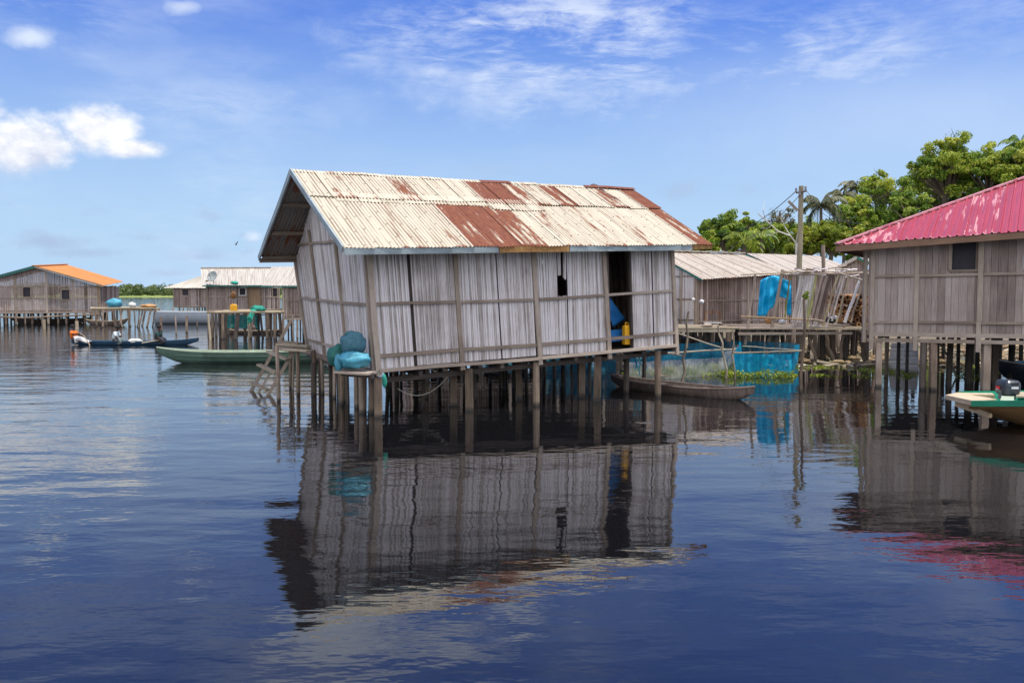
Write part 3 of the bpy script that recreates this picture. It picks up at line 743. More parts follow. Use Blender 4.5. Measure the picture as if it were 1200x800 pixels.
# a short middle row showing as a second lap on parts of the slope
for i in (1, 2, 3, 4, 5, 6, 7):
    a, b = i/N2, (i+1)/N2+.004
    corr_sheet(H, lerp(lerp(E0, R0, .555), lerp(E1, R1, .555), a)+nF*.014, lerp(lerp(E0, R0, .555), lerp(E1, R1, .555), b)+nF*.014,
               lerp(lerp(E0, R0, .68), lerp(E1, R1, .68), a)+nF*.016, lerp(lerp(E0, R0, .68), lerp(E1, R1, .68), b)+nF*.016, nF, 'roof_cream', rust=.05, rows=1)
for i, (a, b, lo) in enumerate(((.445, .50, .50), (.50, .55, .49), (.55, .595, .5))):
    corr_sheet(H, lerp(lerp(E0, R0, lo), lerp(E1, R1, lo), a)+nF*.02, lerp(lerp(E0, R0, lo), lerp(E1, R1, lo), b)+nF*.02,
               lerp(lerp(E0, R0, .66), lerp(E1, R1, .66), a)+nF*.02, lerp(lerp(E0, R0, .66), lerp(E1, R1, .66), b)+nF*.02, nF, 'roof_cream', rust=.15, rows=1)
for i in range(11):
    a, b = i/11-.003, min(1, (i+1)/11+.004)
    corr_sheet(H, lerp(F0, F1, a), lerp(F0, F1, b), lerp(R0, R1, a), lerp(R0, R1, b), nB, 'roof_back', rust=.3, per=4, rows=2)
# ridge caps, slightly crooked
rc = [.2, .45, .12, .3, .15, .05, .9, .3, .2, .3, .88, .9]
for i in range(12):
    a, b = i/12-.004, (i+1)/12+.004
    p0 = lerp(R0, R1, a)+V((0, 0, .035+U(-.012, .02))); p1 = lerp(R0, R1, b)+V((0, 0, .035+U(-.012, .02)))
    if i in (10, 11): p0.z += .03; p1.z += .03
    sF = (E0-R0).normalized(); sB = (F0-R0).normalized()
    mb = MB(); L_ = (p1-p0).length
    nu = 14
    def cap(u, v):
        p = lerp(p0, p1, u)
        k = (v-.5)*2
        wob = .006*sin(u*nu*2.2)
        return p + (sF if k > 0 else sB)*abs(k)*.15 + V((0, 0, wob*abs(k)))
    mb.grid(cap, nu, 4, L_, .3)
    mb.build('ridge_cap', 'roof_cream', H, rust=rc[i])
# stilts: those seen, at their water line
random.seed(5)
for (px, py, r_) in ((435, 484, .065), (455, 493, .085), (498, 466, .07), (531, 475, .085), (564.5, 485, .085), (607.5, 468, .08), (629, 473, .06),
                     (641, 478, .075), (681, 465, .085), (721, 474, .08), (734, 460, .075), (776, 466, .075),
                     (404, 471, .08), (420, 459, .07), (388, 462, .06), (368, 463, .075), (487, 455, .06), (545, 452, .06), (590, 455, .055),
                     (660, 452, .06), (700, 450, .05), (470, 447, .05), (515, 446, .055), (575, 446, .05), (617, 445, .05), (649, 444, .05), (755, 449, .06)):
    g = W(px, py)
    # height of the floor above this point
    u_ = ((g-V((A.x, A.y, 0))).dot(fn_))/((Cc-A).length); zf = lerp(A.z, Cc.z, max(0, min(1, u_)))-.12
    d_ = (g-V((A.x, A.y, 0))).dot(-fo)
    x_, y_ = g.x, g.y
    if d_ < 0.05: x_, y_ = x_-fo.x*(0.05-d_), y_-fo.y*(.05-d_)
    mb = MB(); post(mb, x_, y_, -2.6, zf, r_*.9, .07, 8, 'tube' if r_ < .08 else 'beam')
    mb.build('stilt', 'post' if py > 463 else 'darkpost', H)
random.seed(99)
for i in range(20):
    u_ = U(.02, .98); d_ = U(.6, 5.0)
    g = V((A.x, A.y, 0)) + fn_*u_*(Cc-A).length - fo*d_; zf = lerp(A.z, Cc.z, u_)-.12
    mb = MB(); post(mb, g.x - (.45*d_/5), g.y, -2.6, zf, U(.03, .055), .18, 6); mb.build('stilt', 'darkpost', H)
for i in range(6):
    s_ = .12+.15*i; g = lerp(A, B, s_); mb = MB(); post(mb, g.x+U(-.1, .15), g.y, -2.6, g.z-.1, U(.04, .06), .12, 6); mb.build('stilt', 'post', H)
# ------------------------------------------------------------------ generic pieces
def beam_part(name, a, b, w_, h_, m, parent, up=(0, 0, 1), **k):
    mb = MB(); mb.beam(a, b, w_, h_, up=up); return mb.build(name, m, parent, **k)
def stick(name, pts, r0, r1, m, parent=None, n=6, **k):
    mb = MB(); L = len(pts)-1
    mb.tube(pts, [lerp(r0, r1, i/L) for i in range(L+1)], n); return mb.build(name, m, parent, **k)
def wob(a, b, n=5, amp=0.03):
    a, b = V(a), V(b)
    return [lerp(a, b, i/n) + (V((U(-amp, amp), U(-amp, amp), U(-amp, amp)*.3)) if 0 < i < n else V((0, 0, 0))) for i in range(n+1)]
def cloth(name, p00, p10, p01, p11, m, parent=None, nu=24, nv=14, amp=0.08, fr=2.0, folds=0, sag=0.0, seed=0, solid=0.0, **k):
    p00, p10, p01, p11 = V(p00), V(p10), V(p01), V(p11)
    n_ = (p10-p00).cross(p01-p00).normalized(); W_ = (p10-p00).length; H_ = (p01-p00).length
    def fn(u, v):
        p = lerp(lerp(p00, p10, u), lerp(p01, p11, u), v)
        q = p*fr + V((seed*5.3, seed, 0))
        h = amp*noise.noise(q) + amp*.5*noise.noise(q*2.3)
        if folds: h += amp*.6*sin(u*folds*2*pi + 2*noise.noise(q)) * (0.35+0.65*(1-v))
        return p + n_*h + V((0, 0, -sag*4*u*(1-u)*v + 0.0))
    mb = MB(); mb.grid(fn, nu, nv, W_, H_)
    return mb.build(name, m, parent, smooth=True, solid=solid, **k)

# ------------------------------------------------------------------ ladder and landing behind the leaning house
random.seed(21)
Ld = thing('ladder', 'rough timber ladder with three treads leaning from the water to the small landing', 'ladder', W(303, 462))
def WZ(px, py, Y): return P(px, py, Y)
YL = 20.6
beam_part('side_rail', P(292, 462, YL+.5), P(342, 374, YL+.9), .08, .09, 'batten', Ld, up=(0, 1, .3))
beam_part('side_rail', P(311, 468, YL-.4), P(345, 410, YL+.1), .08, .09, 'batten', Ld, up=(0, 1, .3))
beam_part('brace', P(301, 463, YL+.1), P(316, 438, YL+.3), .05, .06, 'batten', Ld, up=(0, 1, .3))
for x0, y0, x1, y1 in ((314, 411.5, 337, 421), (303, 427, 324, 437), (293, 447, 314, 457)):
    beam_part('tread', P(x0, y0, YL+.35), P(x1, y1, YL-.1), .13, .045, 'bamboo', Ld, up=(0.2, -.2, 1))
Lg = thing('landing', 'small landing of loose boards on three posts beside the timber ladder', 'landing', W(345, 464))
for i, (x0, y0, x1, y1) in enumerate(((326, 403, 362, 405.5), (328, 406, 362, 408.5), (330, 400, 352, 402.5), (334, 409, 362, 411))):
    beam_part('board', P(x0, y0, 21.2-.35*i), P(x1, y1, 21.0-.35*i), .24, .035, 'straw', Lg, up=(0, 0, 1))
beam_part('cross_beam', P(324, 408, 20.6), P(364, 412, 20.6), .07, .09, 'batten', Lg)
beam_part('cross_beam', P(327, 405, 21.5), P(362, 407, 21.5), .07, .09, 'batten', Lg)
for px, py, ty in ((326, 470, 405), (349, 463, 408), (368, 463, 410), (341, 455, 405)):
    g = W(px, py); mb = MB(); post(mb, g.x, g.y, -2.6, P(px, ty, g.y).z, .045, .04); mb.build('support_post', 'post', Lg)
g = W(343, 456); stick('pole', wob((g.x, g.y, -.3+.3), P(343.5, 368, g.y), 5, .02), .028, .02, 'bamboo', Lg)

# ------------------------------------------------------------------ shelf with net bags at the left corner
Sh = thing('corner_shelf', 'low plank shelf sticking out under the bags at the corner of the leaning house', 'shelf', W(415, 478))
beam_part('plank', P(398, 434.5, 16.3), P(437, 437, 16.15), .55, .04, 'batten', Sh)
beam_part('plank', P(401, 433, 16.9), P(437, 435, 16.7), .4, .035, 'batten', Sh)
beam_part('bracket', P(400, 438, 16.2), P(438, 440, 16.1), .05, .09, 'darkpost', Sh)
for px, py in ((401, 474), (423, 484)):
    g = W(px, py); mb = MB(); post(mb, g.x, g.y, -2.6, P(px, 437, g.y).z, .05, .03); mb.build('support_post', 'post', Sh)
def bag(name, label, c, r, m, seed, fold=.03, amp=.22):
    mb = MB(); mb.blob(c, r[0], r[1], r[2], 28, 18, amp, 1.6, seed, fold=fold)
    return mb.build(name, m, smooth=True, label=label, cat='bag', group='net bags on the corner shelf')
c0 = P(414, 403, 16.35); b1 = bag('net_bag', 'round grey teal net bag, topmost of the three at the corner of the leaning house', c0, (.255, .22, .235), 'bag_teal', 1, .035)
b2 = bag('net_bag', 'dark green net bag at the left of the pile beside the grey teal one', P(396, 417, 16.55), (.20, .2, .24), 'bag_green', 2)
b3 = bag('net_bag', 'bright blue plastic bag at the bottom of the pile of three', P(414, 422, 16.2), (.30, .24, .165), 'bag_blue', 3, .05, .35)
mb = MB(); mb.blob(P(408, 391, 16.35), .07, .06, .045, 12, 8, .4, 6, 9, fold=.12); mb.build('knot', 'bag_teal', None, True); 
k_ = bpy.data.objects['knot']; k_.parent = b1; k_.location = ORG['knot'] - ORG[b1.name]
mb = MB(); mb.blob(P(396.5, 425, 16.15), .07, .07, .17, 12, 8, .4, 5, 8, fold=.1); o = mb.build('loose_flap', 'bag_blue', None, True)
o.parent = b3; o.location = ORG['loose_flap'] - ORG[b3.name]
g = P(450.5, 446, 16.25); mb = MB(); mb.blob(g, .05, .04, .13, 10, 8, .3, 8, 4); o = mb.build('green_rag', 'green_cloth', None, True, label='small green rag tied to a front stilt of the leaning house', cat='rag')
# rope slung between two front stilts
pa, pb = P(466, 455, 16.9), P(530, 434, 17.6)
pts = [lerp(pa, pb, i/16) + V((0, 0, -.30*4*(i/16)*(1-i/16))) for i in range(17)]
mb = MB(); mb.tube(pts, .006, 5); mb.build('rope', 'rope', label='pale rope hanging in a loop between the front stilts', cat='rope')
# inside the doorway
def jerrycan(label, c, s_, m='yellow', rz=0.0, group=None, tilt=0.0):
    r = thing('jerrycan', label, 'jerrycan', c, group)
    cz = c[2]; prof = []
    mb = MB()
    def rr(t_, w_, d_):
        x = w_*abs(cos(t_))**.35*(1 if cos(t_) > 0 else -1); y = d_*abs(sin(t_))**.35*(1 if sin(t_) > 0 else -1)
        return V((x*cos(rz)-y*sin(rz), x*sin(rz)+y*cos(rz), 0))
    lev = [(0, .9), (.03, 1), (.35, 1), (.37, .96), (.40, .96), (.42, 1), (.78, 1), (.86, .93), (.90, .6), (.91, .02)]
    mb.grid(lambda u, v: V(c) + rr(2*pi*u, .17*s_*lev[min(9, int(round(v*9)))][1], .11*s_*lev[min(9, int(round(v*9)))][1]) + V((0, 0, lev[min(9, int(round(v*9)))][0]*.5*s_)), 20, 9)
    mb.build('body', m, r, smooth=False)
    mb = MB(); e = V((cos(rz), sin(rz), 0))
    mb.tube([V(c)+e*(-.09*s_)+V((0, 0, .43*s_)), V(c)+e*(-.08*s_)+V((0, 0, .50*s_)), V(c)+e*(.05*s_)+V((0, 0, .50*s_)), V(c)+e*(.07*s_)+V((0, 0, .44*s_))], .018*s_, 6)
    mb.build('handle', m, r)
    mb = MB(); mb.tube([V(c)+e*(.11*s_)+V((0, 0, .43*s_)), V(c)+e*(.12*s_)+V((0, 0, .49*s_))], .03*s_, 8); mb.build('cap', 'white' if m != 'white' else 'tarp_blue', r)
    return r
p = FP(739.5, 404, -.16); jerrycan('tall yellow jerrycan standing just inside the doorway of the leaning house', (p.x, p.y, p.z+.0), .86, 'yellow', .55); bpy.data.objects['jerrycan'].scale = (.72, .72, 1.15)
p0 = FP(716, 340, -.9); p1 = FP(741, 385, -.9)
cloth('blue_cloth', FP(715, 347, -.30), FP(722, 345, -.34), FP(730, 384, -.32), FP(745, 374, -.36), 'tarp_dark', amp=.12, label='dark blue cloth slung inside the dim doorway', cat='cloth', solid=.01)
cloth('blue_sheet', FP(712, 388, -.35), FP(744, 386, -.35), FP(712, 402, -.3), FP(744, 400, -.3), 'tarp_dark', amp=.05, label='folded dark blue sheet low on the doorway floor', cat='sheet', solid=.01)

# ------------------------------------------------------------------ fish pens behind the right end of the leaning house
def poleP(px0, y0, px1, y1, D0, D1, r=.028, m='bamboo', parent=None, name='pole', n=6, amp=.03, **k):
    return stick(name, wob(P(px0, y0, D0), P(px1, y1, D1), n, amp), r, r*.75, m, parent, **k)
random.seed(31)
zt = .72
def net_pen(name, label, pts, top_m, parts):
    pass
pen1 = thing('fish_pen', 'fish pen of grey white netting hung from bamboo poles and filled with green floating leaves', 'fish pen', W(790, 440))
f0, f1 = W(731, 447), W(851, 439); k0, k1 = W(742, 432), W(862, 424)
def up(p, z): return V((p.x, p.y, z))
def netwall(parent, a, b, z0, z1, m, seed, **k):
    return cloth('net', up(a, z1), up(b, z1), up(a, z0), up(b, z0), m, parent, nu=30, nv=10, amp=.10, fr=2.2, folds=k.get('folds', 5), seed=seed)
netwall(pen1, f0, f1, -.05, .52, 'net_white', 1)
netwall(pen1, f1, k1, -.05, .62, 'net_white', 2)
netwall(pen1, k0, k1, 0.0, .74, 'net_blue', 3)
netwall(pen1, lerp(f0, k0, .4), lerp(f1, k1, .45), .35, .66, 'net_blue', 5)
poleP(727, 417, 862, 409, 23.6, 24.6, .028, 'bamboo', pen1, 'top_pole')
poleP(735, 406, 800, 417, 25.6, 23.9, .022, 'bamboo', pen1, 'top_pole')
poleP(793, 390, 852, 410, 26.0, 25.0, .022, 'bamboo', pen1, 'top_pole')
for x0, y0, x1, y1, r_ in ((799.5, 448, 807, 365, .038), (851, 443, 841.5, 381, .035), (797, 410, 801, 336, .03), (861.5, 444, 858, 384, .026)):
    g = W(x0, min(y0, 450)); d_ = g.y
    stick('stake', [V((g.x+(0.02), g.y, -2.6))]+wob(V((g.x, g.y, .0)), P(x1, y1, d_), 6, .045), r_, r_*.7, 'bamboo', pen1)
for i in range(8):
    poleP(757+i*2.2, 429+i*1.5, 775+i*1.6, 441, 24.5, 23.4, .012, 'bamboo', pen1, 'cane')
# rope bundle on the left of the pen
for i in range(7):
    x = 741+i*2.0
    stick('rope_strand', wob(P(x+U(-1, 1), 412, 23.2), P(x+U(-3, 8), U(424, 442), 23.0), 5, .05), .022, .012, 'net_cyan' if i % 2 else 'bag_teal', pen1, 5)
pen2 = thing('fish_pen', 'fish pen walled with bright cyan netting beside the bamboo stakes', 'fish pen', W(890, 440))
a0, a1 = W(861, 441), W(925, 441.5); a2, a3 = W(934, 427), W(868, 425)
ztop = P(890, 414, a0.y).z
cloth('net', up(a0, ztop), up(a1, ztop-.02)+V((.12, 0, 0)), up(a0, -.05), up(a1, -.05), 'net_cyan', pen2, 36, 12, .12, 2.0, 7, .06, 11)
cloth('net', up(a1, ztop-.02)+V((.12, 0, 0)), up(a2, ztop+.05), up(a1, -.05), up(a2, -.05), 'net_cyan', pen2, 14, 10, .07, 2.0, 3, .03, 12)
cloth('net', up(a3, ztop+.1), up(a2, ztop+.05), up(a3, 0), up(a2, 0), 'net_blue', pen2, 26, 10, .08, 2.0, 5, .03, 13)
cloth('net', up(a0, ztop), up(a3, ztop+.1), up(a0, 0), up(a3, 0), 'net_cyan', pen2, 14, 10, .07, 2.0, 3, .03, 14)
poleP(858, 413.5, 941, 411, a0.y-.05, a1.y+.4, .026, 'bamboo', pen2, 'top_pole')
poleP(864, 405, 942, 411, a3.y, a1.y+.5, .026, 'bamboo', pen2, 'top_pole')
poleP(857, 412, 868, 405, a0.y, a3.y, .024, 'bamboo', pen2, 'top_pole')
def hy_patch(name, label, pts, n, seed, zmax=.16, size=.05, cat='water plants', mt='hyacinth', clump=0):
    rg = random.Random(seed); mb = MB()
    q = [W(*p) for p in pts]
    for i in range(n):
        u, v = rg.random(), rg.random()
        p = bil(q[0], q[1], q[3], q[2], u, v)
        e = .5+.5*noise.noise(V((p.x*2.1, p.y*2.1, seed)))
        if clump and noise.noise(V((p.x*.9, p.y*.55, seed+7))) < clump-.15: continue
        zz = rg.uniform(.01, zmax)*(.4+.9*e)
        leafquads(mb, (p.x, p.y, zz), .05, .05, .03, 1, size, .25+.5*e, .28, upb=1.2, elong=1.2, rng=rg)
    return mb.build(name, mt, kind='stuff', label=label, cat=cat)
hy_patch('pen_plants', 'yellow green water hyacinth along the foot of the grey white net pen', [(727, 446), (853, 440), (862, 428), (742, 434)], 3600, 1)
hy_patch('pen_plants', 'bright yellow green hyacinth along the foot of the cyan net pen', [(846, 443), (930, 443), (930, 440), (846, 440)], 1500, 2, .22)
hy_patch('pen_fringe', 'thin line of floating leaves right of the cyan pen', [(918, 442), (934, 441), (934, 439), (918, 440)], 160, 3, .05)
# net hung in the dark behind the leaning house
cloth('hanging_net', P(640, 408, 26.5), P(722, 402, 26.5), P(640, 437.5, 26.5)+V((0, 0, 0)), P(722, 437, 26.5), 'net_teal', nu=30, nv=12, amp=.15, folds=6, seed=21, label='dark teal net hanging in the shade behind the stilts of the leaning house', cat='net')
stick('net_rail', [P(632, 408, 26.5), P(732, 401.5, 26.5)], .035, .03, 'darkpost')
o = bpy.data.objects['net_rail']; o.parent = bpy.data.objects['hanging_net']; o.location = ORG['net_rail']-ORG['hanging_net']
for px in (636, 728, 680):
    g = W(px, 435); mb = MB(); g2 = P(px, 404, 26.45); mb.tube([(g2.x, g2.y, -2.6), (g2.x, g2.y, g2.z)], .04, 6); o2 = mb.build('net_post', 'darkpost'); o2.parent = bpy.data.objects['hanging_net']; o2.location = ORG[o2.name]-ORG['hanging_net']

# ------------------------------------------------------------------ boats
def canoe(name, label, bow, stern, wid, h, rise_b, rise_s, hm, rm, thwarts=3, inner=None, draft=.08, cat='canoe', blunt=(2.6, 2.6), group=None, rimw=.04, sec=8, kt=.55):
    bow, stern = V(bow), V(stern); bow.z = stern.z = 0
    ax = (bow-stern); L = ax.length; ax.normalize(); lat = V((-ax.y, ax.x, 0)); mid_ = (bow+stern)/2
    r = thing(name, label, cat, (mid_.x, mid_.y, 0), group)
    def hw(t_):
        p = blunt[0] if t_ > 0 else blunt[1]
        return max(0.012, wid/2*(1-abs(t_)**p))
    def sheer(t_):
        return h + (rise_b if t_ > 0 else rise_s)*abs(t_)**3.2
    def keel(t_):
        return -draft + ((rise_b if t_ > 0 else rise_s)+h*.75)*max(0, abs(t_)-kt)**2/(1-kt)**2
    def pt(t_, s_, ins=0.0):
        w_ = max(.006, hw(t_)-ins); z1 = sheer(t_); z0 = min(keel(t_)+ins*1.1, z1-.02)
        a = (s_*2-1); aa = abs(a)
        y = w_*(sin(aa*pi/2)**.75)*(1 if a > 0 else -1); z = z0+(z1-z0)*(1-cos(aa*pi/2))**.9
        k = t_*(1-.0) 
        return mid_ + ax*(k*L/2) + lat*y + V((0, 0, z))
    mb = MB(); mb.grid(lambda u, v: pt(2*v-1, u), 14, 30, 1.5, L); mb.build('hull', hm, r, smooth=True)
    mb = MB(); mb.grid(lambda u, v: pt((2*v-1)*.975, 1-u, .035), 12, 26, 1.5, L); mb.build('hull_inside', inner or hm, r, smooth=True)
    mb = MB()
    for s_ in (0, 1):
        pts = [pt(-1+2*i/30, s_) for i in range(31)]
        mb.tube(pts, [rimw*.55]*31, 5, r=.4)
    mb.build('gunwale', rm, r)
    for i in range(thwarts):
        t_ = -.6+1.2*(i+.5)/thwarts; w_ = hw(t_)
        c = mid_ + ax*(t_*L/2) + V((0, 0, sheer(t_)-.05))
        mb = MB(); mb.beam(c-lat*w_*.95, c+lat*w_*.95, .16, .03); mb.build('thwart', rm, r)
    return r
g0, g1 = W(184, 425.5), W(400, 424.0)
gc = canoe('green_canoe', 'long worn green canoe moored beside the timber ladder', g0, g1, 1.0, .40, .16, .1, 'hull_green', 'hull_rim', 3, 'hull_rim', blunt=(2.4, 2.4))
for zz, ww in ((.25, .995), (.12, .93)):
    mb = MB(); ax = (g1-g0); n_ = V((ax.y, -ax.x, 0)).normalized(); n_ = n_ if n_.y < 0 else -n_
    mb.tube([lerp(g0, g1, .5+.5*t_) + n_*(.5*ww*(1-abs(t_)**2.4)**.9+.006) + V((0, 0, zz+.10*abs(t_)**3)) for t_ in [-.78+.12*k for k in range(14)]], .011, 5); mb.build('rubbing_strake', 'hull_green', gc)
bc0, bc1 = W(233, 404), W(84, 404)
bcn = canoe('blue_canoe', 'dark blue canoe carrying three seated people across open water', bc0, bc1, .72, .17, .16, .05, 'hull_blue', 'hull_blue', 0, 'hull_blue', draft=.1, blunt=(2.2, 4))
canoe('dugout', 'brown dugout canoe lying under the right end of the leaning house', W(884, 470), W(716, 452), .85, .20, .13, .1, 'dugout', 'dugout', 2, draft=.1, blunt=(2.2, 3))
canoe('dugout', 'narrow brown dugout under the deck of the white roofed house', W(262, 391), W(333, 391), .6, .20, .12, .1, 'dugout', 'straw', 2)
canoe('dugout', 'long low canoe moored along the stilts of the orange roofed house', W(14, 379), W(106, 378), .8, .34, .1, .1, 'dugout', 'straw', 2)
canoe('dugout', 'short dark canoe by the posts of the far left deck', W(150, 381), W(101, 380), .8, .3, .25, .1, 'dugout', 'straw', 1)
# grey covered boat beyond
r = canoe('covered_boat', 'large grey boat with a draped pale cover beyond the mooring posts', W(180, 379.3), W(290, 379.3), 2.0, .98, .04, .05, 'hull_white', 'white', 0, 'hull_white', blunt=(14, 14), cat='boat', kt=.93)

# green boat at the right edge with outboard
random.seed(8)
GB = thing('green_boat', 'emerald rimmed tan boat with a pale square bow platform at the right edge', 'boat', W(1175, 503))
def rimpt(px, py, D_, dz=0): return P(px, py, D_)+V((0, 0, dz))
D1 = 15.0
nb0, nb1 = P(1139, 473, 14.9), P(1290, 473, 13.9)      # near gunwale
fb0, fb1 = P(1124, 462, 17.0), P(1290, 460, 16.9)      # far gunwale
def gbh(u, v):   # v across: near rim -> keel -> far rim
    n_ = lerp(nb0, nb1, u); f_ = lerp(fb0, fb1, u); mid_ = (n_+f_)/2
    kz = lerp(.30, -.12, min(1, u*1.5)**.8)
    s_ = 2*v-1; w_ = abs(s_)**.55*(1 if s_ > 0 else -1)
    p = lerp(n_, f_, (w_*(.62+.38*abs(s_))+1)/2)
    p.z = kz + (lerp(n_.z, f_.z, v)-kz)*abs(s_)**1.7
    shift = lerp(.0, 0, u)
    return p
mb = MB(); mb.grid(gbh, 16, 16, 3, 2); mb.build('hull', 'hull_tan', GB, smooth=True)
mb = MB(); mb.grid(lambda u, v: gbh(.02+u*.98, 1-v)*1.0+V((0, 0, .05)), 14, 14, 3, 2); mb.build('hull_inside', 'hull_emerald', GB, smooth=True)
mb = MB(); mb.beam(nb0+V((-.03, -.03, .01)), nb1+V((0, -.03, .01)), .05, .10, up=(0, 0, 1)); mb.build('gunwale', 'hull_emerald', GB)
mb = MB(); mb.beam(fb0+V((0, .03, .01)), fb1+V((0, .03, .01)), .05, .10, up=(0, 0, 1)); mb.build('gunwale', 'hull_emerald', GB)
def slab(name, m, quad, th, parent):
    q = [V(p) for p in quad]; d = V((0, 0, -th))
    mb = MB(); mb.add(q+[p+d for p in q], [(0, 1, 2, 3), (7, 6, 5, 4), (0, 4, 5, 1), (1, 5, 6, 2), (2, 6, 7, 3), (3, 7, 4, 0)],
        [[(0, 0), (1.2, 0), (1.2, .4), (0, .4)], [(0, 0), (1.2, 0), (1.2, .4), (0, .4)]]+[[(0, 0), (0, th), (1, th), (1, 0)]]*4)
    return mb.build(name, m, parent)
slab('bow_platform', 'cream_wood', [P(1108, 462.5, 16.2), P(1143, 470, 14.85), P(1168, 467.5, 15.4), P(1123, 459.5, 17.1)], .085, GB)
slab('bow_rail', 'cream_wood', [P(1120, 459.6, 17.0), P(1126, 462.0, 16.6), P(1166, 462.5, 16.5), P(1162, 460, 17.0)], .06, GB)
# pale raking stem timber below the platform
mb = MB(); mb.beam(P(1122, 471, 16.0), P(1161, 487, 14.85), .09, .16, up=(0, 0, 1), w2=.05, h2=.07); mb.build('stem_timber', 'cream_wood', GB)
beam_part('thwart', P(1180, 470, 14.6), P(1182, 461, 16.7), .2, .03, 'hull_rim', GB)
beam_part('thwart', P(1200, 465, 15.3), P(1204, 460, 16.8), .25, .03, 'straw', GB)
OB = thing('outboard_motor', 'dark blue grey outboard motor clamped upright on the emerald rimmed boat', 'outboard motor', P(1181, 470, 15.9))
c = P(1180.5, 451, 15.9)
def cowl(u, v):
    th = 2*pi*u; z = v
    k = [(.0, .80), (.06, .92), (.3, 1.0), (.62, 1.0), (.82, .93), (.93, .78), (1.0, .02)]
    i = min(6, int(round(v*6))); zz, kk = k[i]
    x = .19*kk*abs(cos(th))**.5*(1 if cos(th) > 0 else -1); y = .25*kk*abs(sin(th))**.5*(1 if sin(th) > 0 else -1)
    return c+V((x+.015*zz, y, -.155+zz*.315))
mb = MB(); mb.grid(cowl, 24, 6); mb.build('cowl', 'motor', OB, smooth=False)
mb = MB(); mb.tube([c+V((-.02, 0, -.15)), c+V((0, .02, -.42)), c+V((0.02, .03, -.85))], [.10, .075, .06], 8, flat=1.3); mb.build('leg', 'motor_grey', OB)
mb = MB(); mb.beam(c+V((-.16, .0, -.2)), c+V((.16, .0, -.2)), .14, .12); mb.build('clamp_bracket', 'motor_grey', OB)
mb = MB(); mb.tube([c+V((-.12, -.05, -.14)), c+V((-.25, -.12, -.09)), c+V((-.33, -.18, -.03))], [.02, .018, .022], 6); mb.build('tiller', 'motor_grey', OB)
mb = MB(); mb.beam(c+V((-.06, -.255, .0)), c+V((.09, -.255, .0)), .01, .045); mb.build('decal', 'decal', OB)
mb = MB(); mb.beam(c+V((-.05, -.25, .085)), c+V((.10, -.25, .085)), .012, .035); mb.build('air_slot', 'dark', OB)
mb = MB(); mb.beam(c+V((-.197, -.05, -.02)), c+V((-.197, .1, -.02)), .008, .06); mb.build('decal', 'red_cloth', OB)
OB.scale = (.86, .86, .9)

BB = canoe('moored_boat', 'dark hulled boat with pale gunwales moored in the shade under the dark red roofed house', W(1166, 445), W(1290, 447), 1.3, .48, .1, .05, 'motor', 'white', 1, 'tarp_blue', cat='boat')

# ================================================================== OTHER HUTS
def cane_wall(parent, BL, BR, h, out, m='reed_warm', rad=.04, holes=(), top=None, battens=(0, .33, .66, 1), rails=(.5,), lean=(0, 0, 0), wm='batten', bw=.09, plank=False, seedm=0, n=4, drop=.06, rail_w=.05):
    BL, BR, out = V(BL), V(BR), V(out).normalized(); L = (BR-BL).length; up_ = V((0, 0, 1)); ln = V(lean)
    tf = top or (lambda s_: h)
    def at(s_, z, off=0.0): return lerp(BL, BR, s_) + up_*z + ln*(z/h) + out*off
    def spans(s_):
        iv = [(0.0, tf(s_))]
        for (a, b, z0, z1) in holes:
            if a <= s_ <= b:
                nv = []
                for (p, q) in iv:
                    if z0 > p: nv.append((p, min(q, z0)))
                    if z1 < q: nv.append((max(p, z1), q))
                iv = nv
        return [x for x in iv if x[1]-x[0] > .03]
    if plank:
        s_ = 0.0
        while s_ < 1:
            w_ = min(U(.13, .20), (1-s_)*L); mid_ = s_+w_/L/2
            if w_ < .03: break
            for (z0, z1) in spans(mid_):
                o_ = U(0, .018); mb = MB()
                mb.beam(at(mid_, z0-U(0, .03), o_), at(mid_, z1, o_), w_-.006, .022, up=out); mb.build('plank', m, parent)
            s_ += w_/L
    else:
        edges = sorted(set([0, 1]+[b for b in battens]))
        for e0, e1 in zip(edges[:-1], edges[1:]):
            mb = MB(); s_ = e0; r0 = R()
            while s_ < e1-.002:
                r_ = rad*U(.75, 1.3); ds = 2*r_*.95/L; mid_ = min(1, s_+ds/2); s_ += ds
                if R() < .15: r0 = R()
                for (z0, z1) in spans(mid_):
                    mb.tube([at(mid_, z0-U(0, .03), U(0, .012)), at(mid_, z1, U(0, .012))], r_, n, r=r0*.6+R()*.4, cap=False)
            mb.build('cane_panel', m, parent, kind='stuff')
    for b in battens:
        b_ = min(.995, max(.005, b))
        beam_part('batten', at(b_, -drop, .05), at(b_, tf(b_)-.02, .05), bw, .05, wm, parent, up=out)
    for z in rails:
        for e0, e1 in zip(sorted(battens)[:-1], sorted(battens)[1:]):
            segs = [(e0, e1)]
            for (a, b, z0, z1) in holes:
                if z0 < z < z1:
                    segs = [(p, q) for (p0, q0) in segs for (p, q) in ((p0, min(q0, a)), (max(p0, b), q0)) if q-p > .01]
            for p, q in segs:
                beam_part('rail', at(p+bw/2/L, z+U(-.01, .01), .05), at(q-bw/2/L, z+U(-.01, .01), .05), .04, rail_w, wm, parent, up=(0, 0, 1))
    beam_part('sill_beam', at(0, -.05, .03), at(1, -.05, .03), .08, .10, wm, parent)
    return at
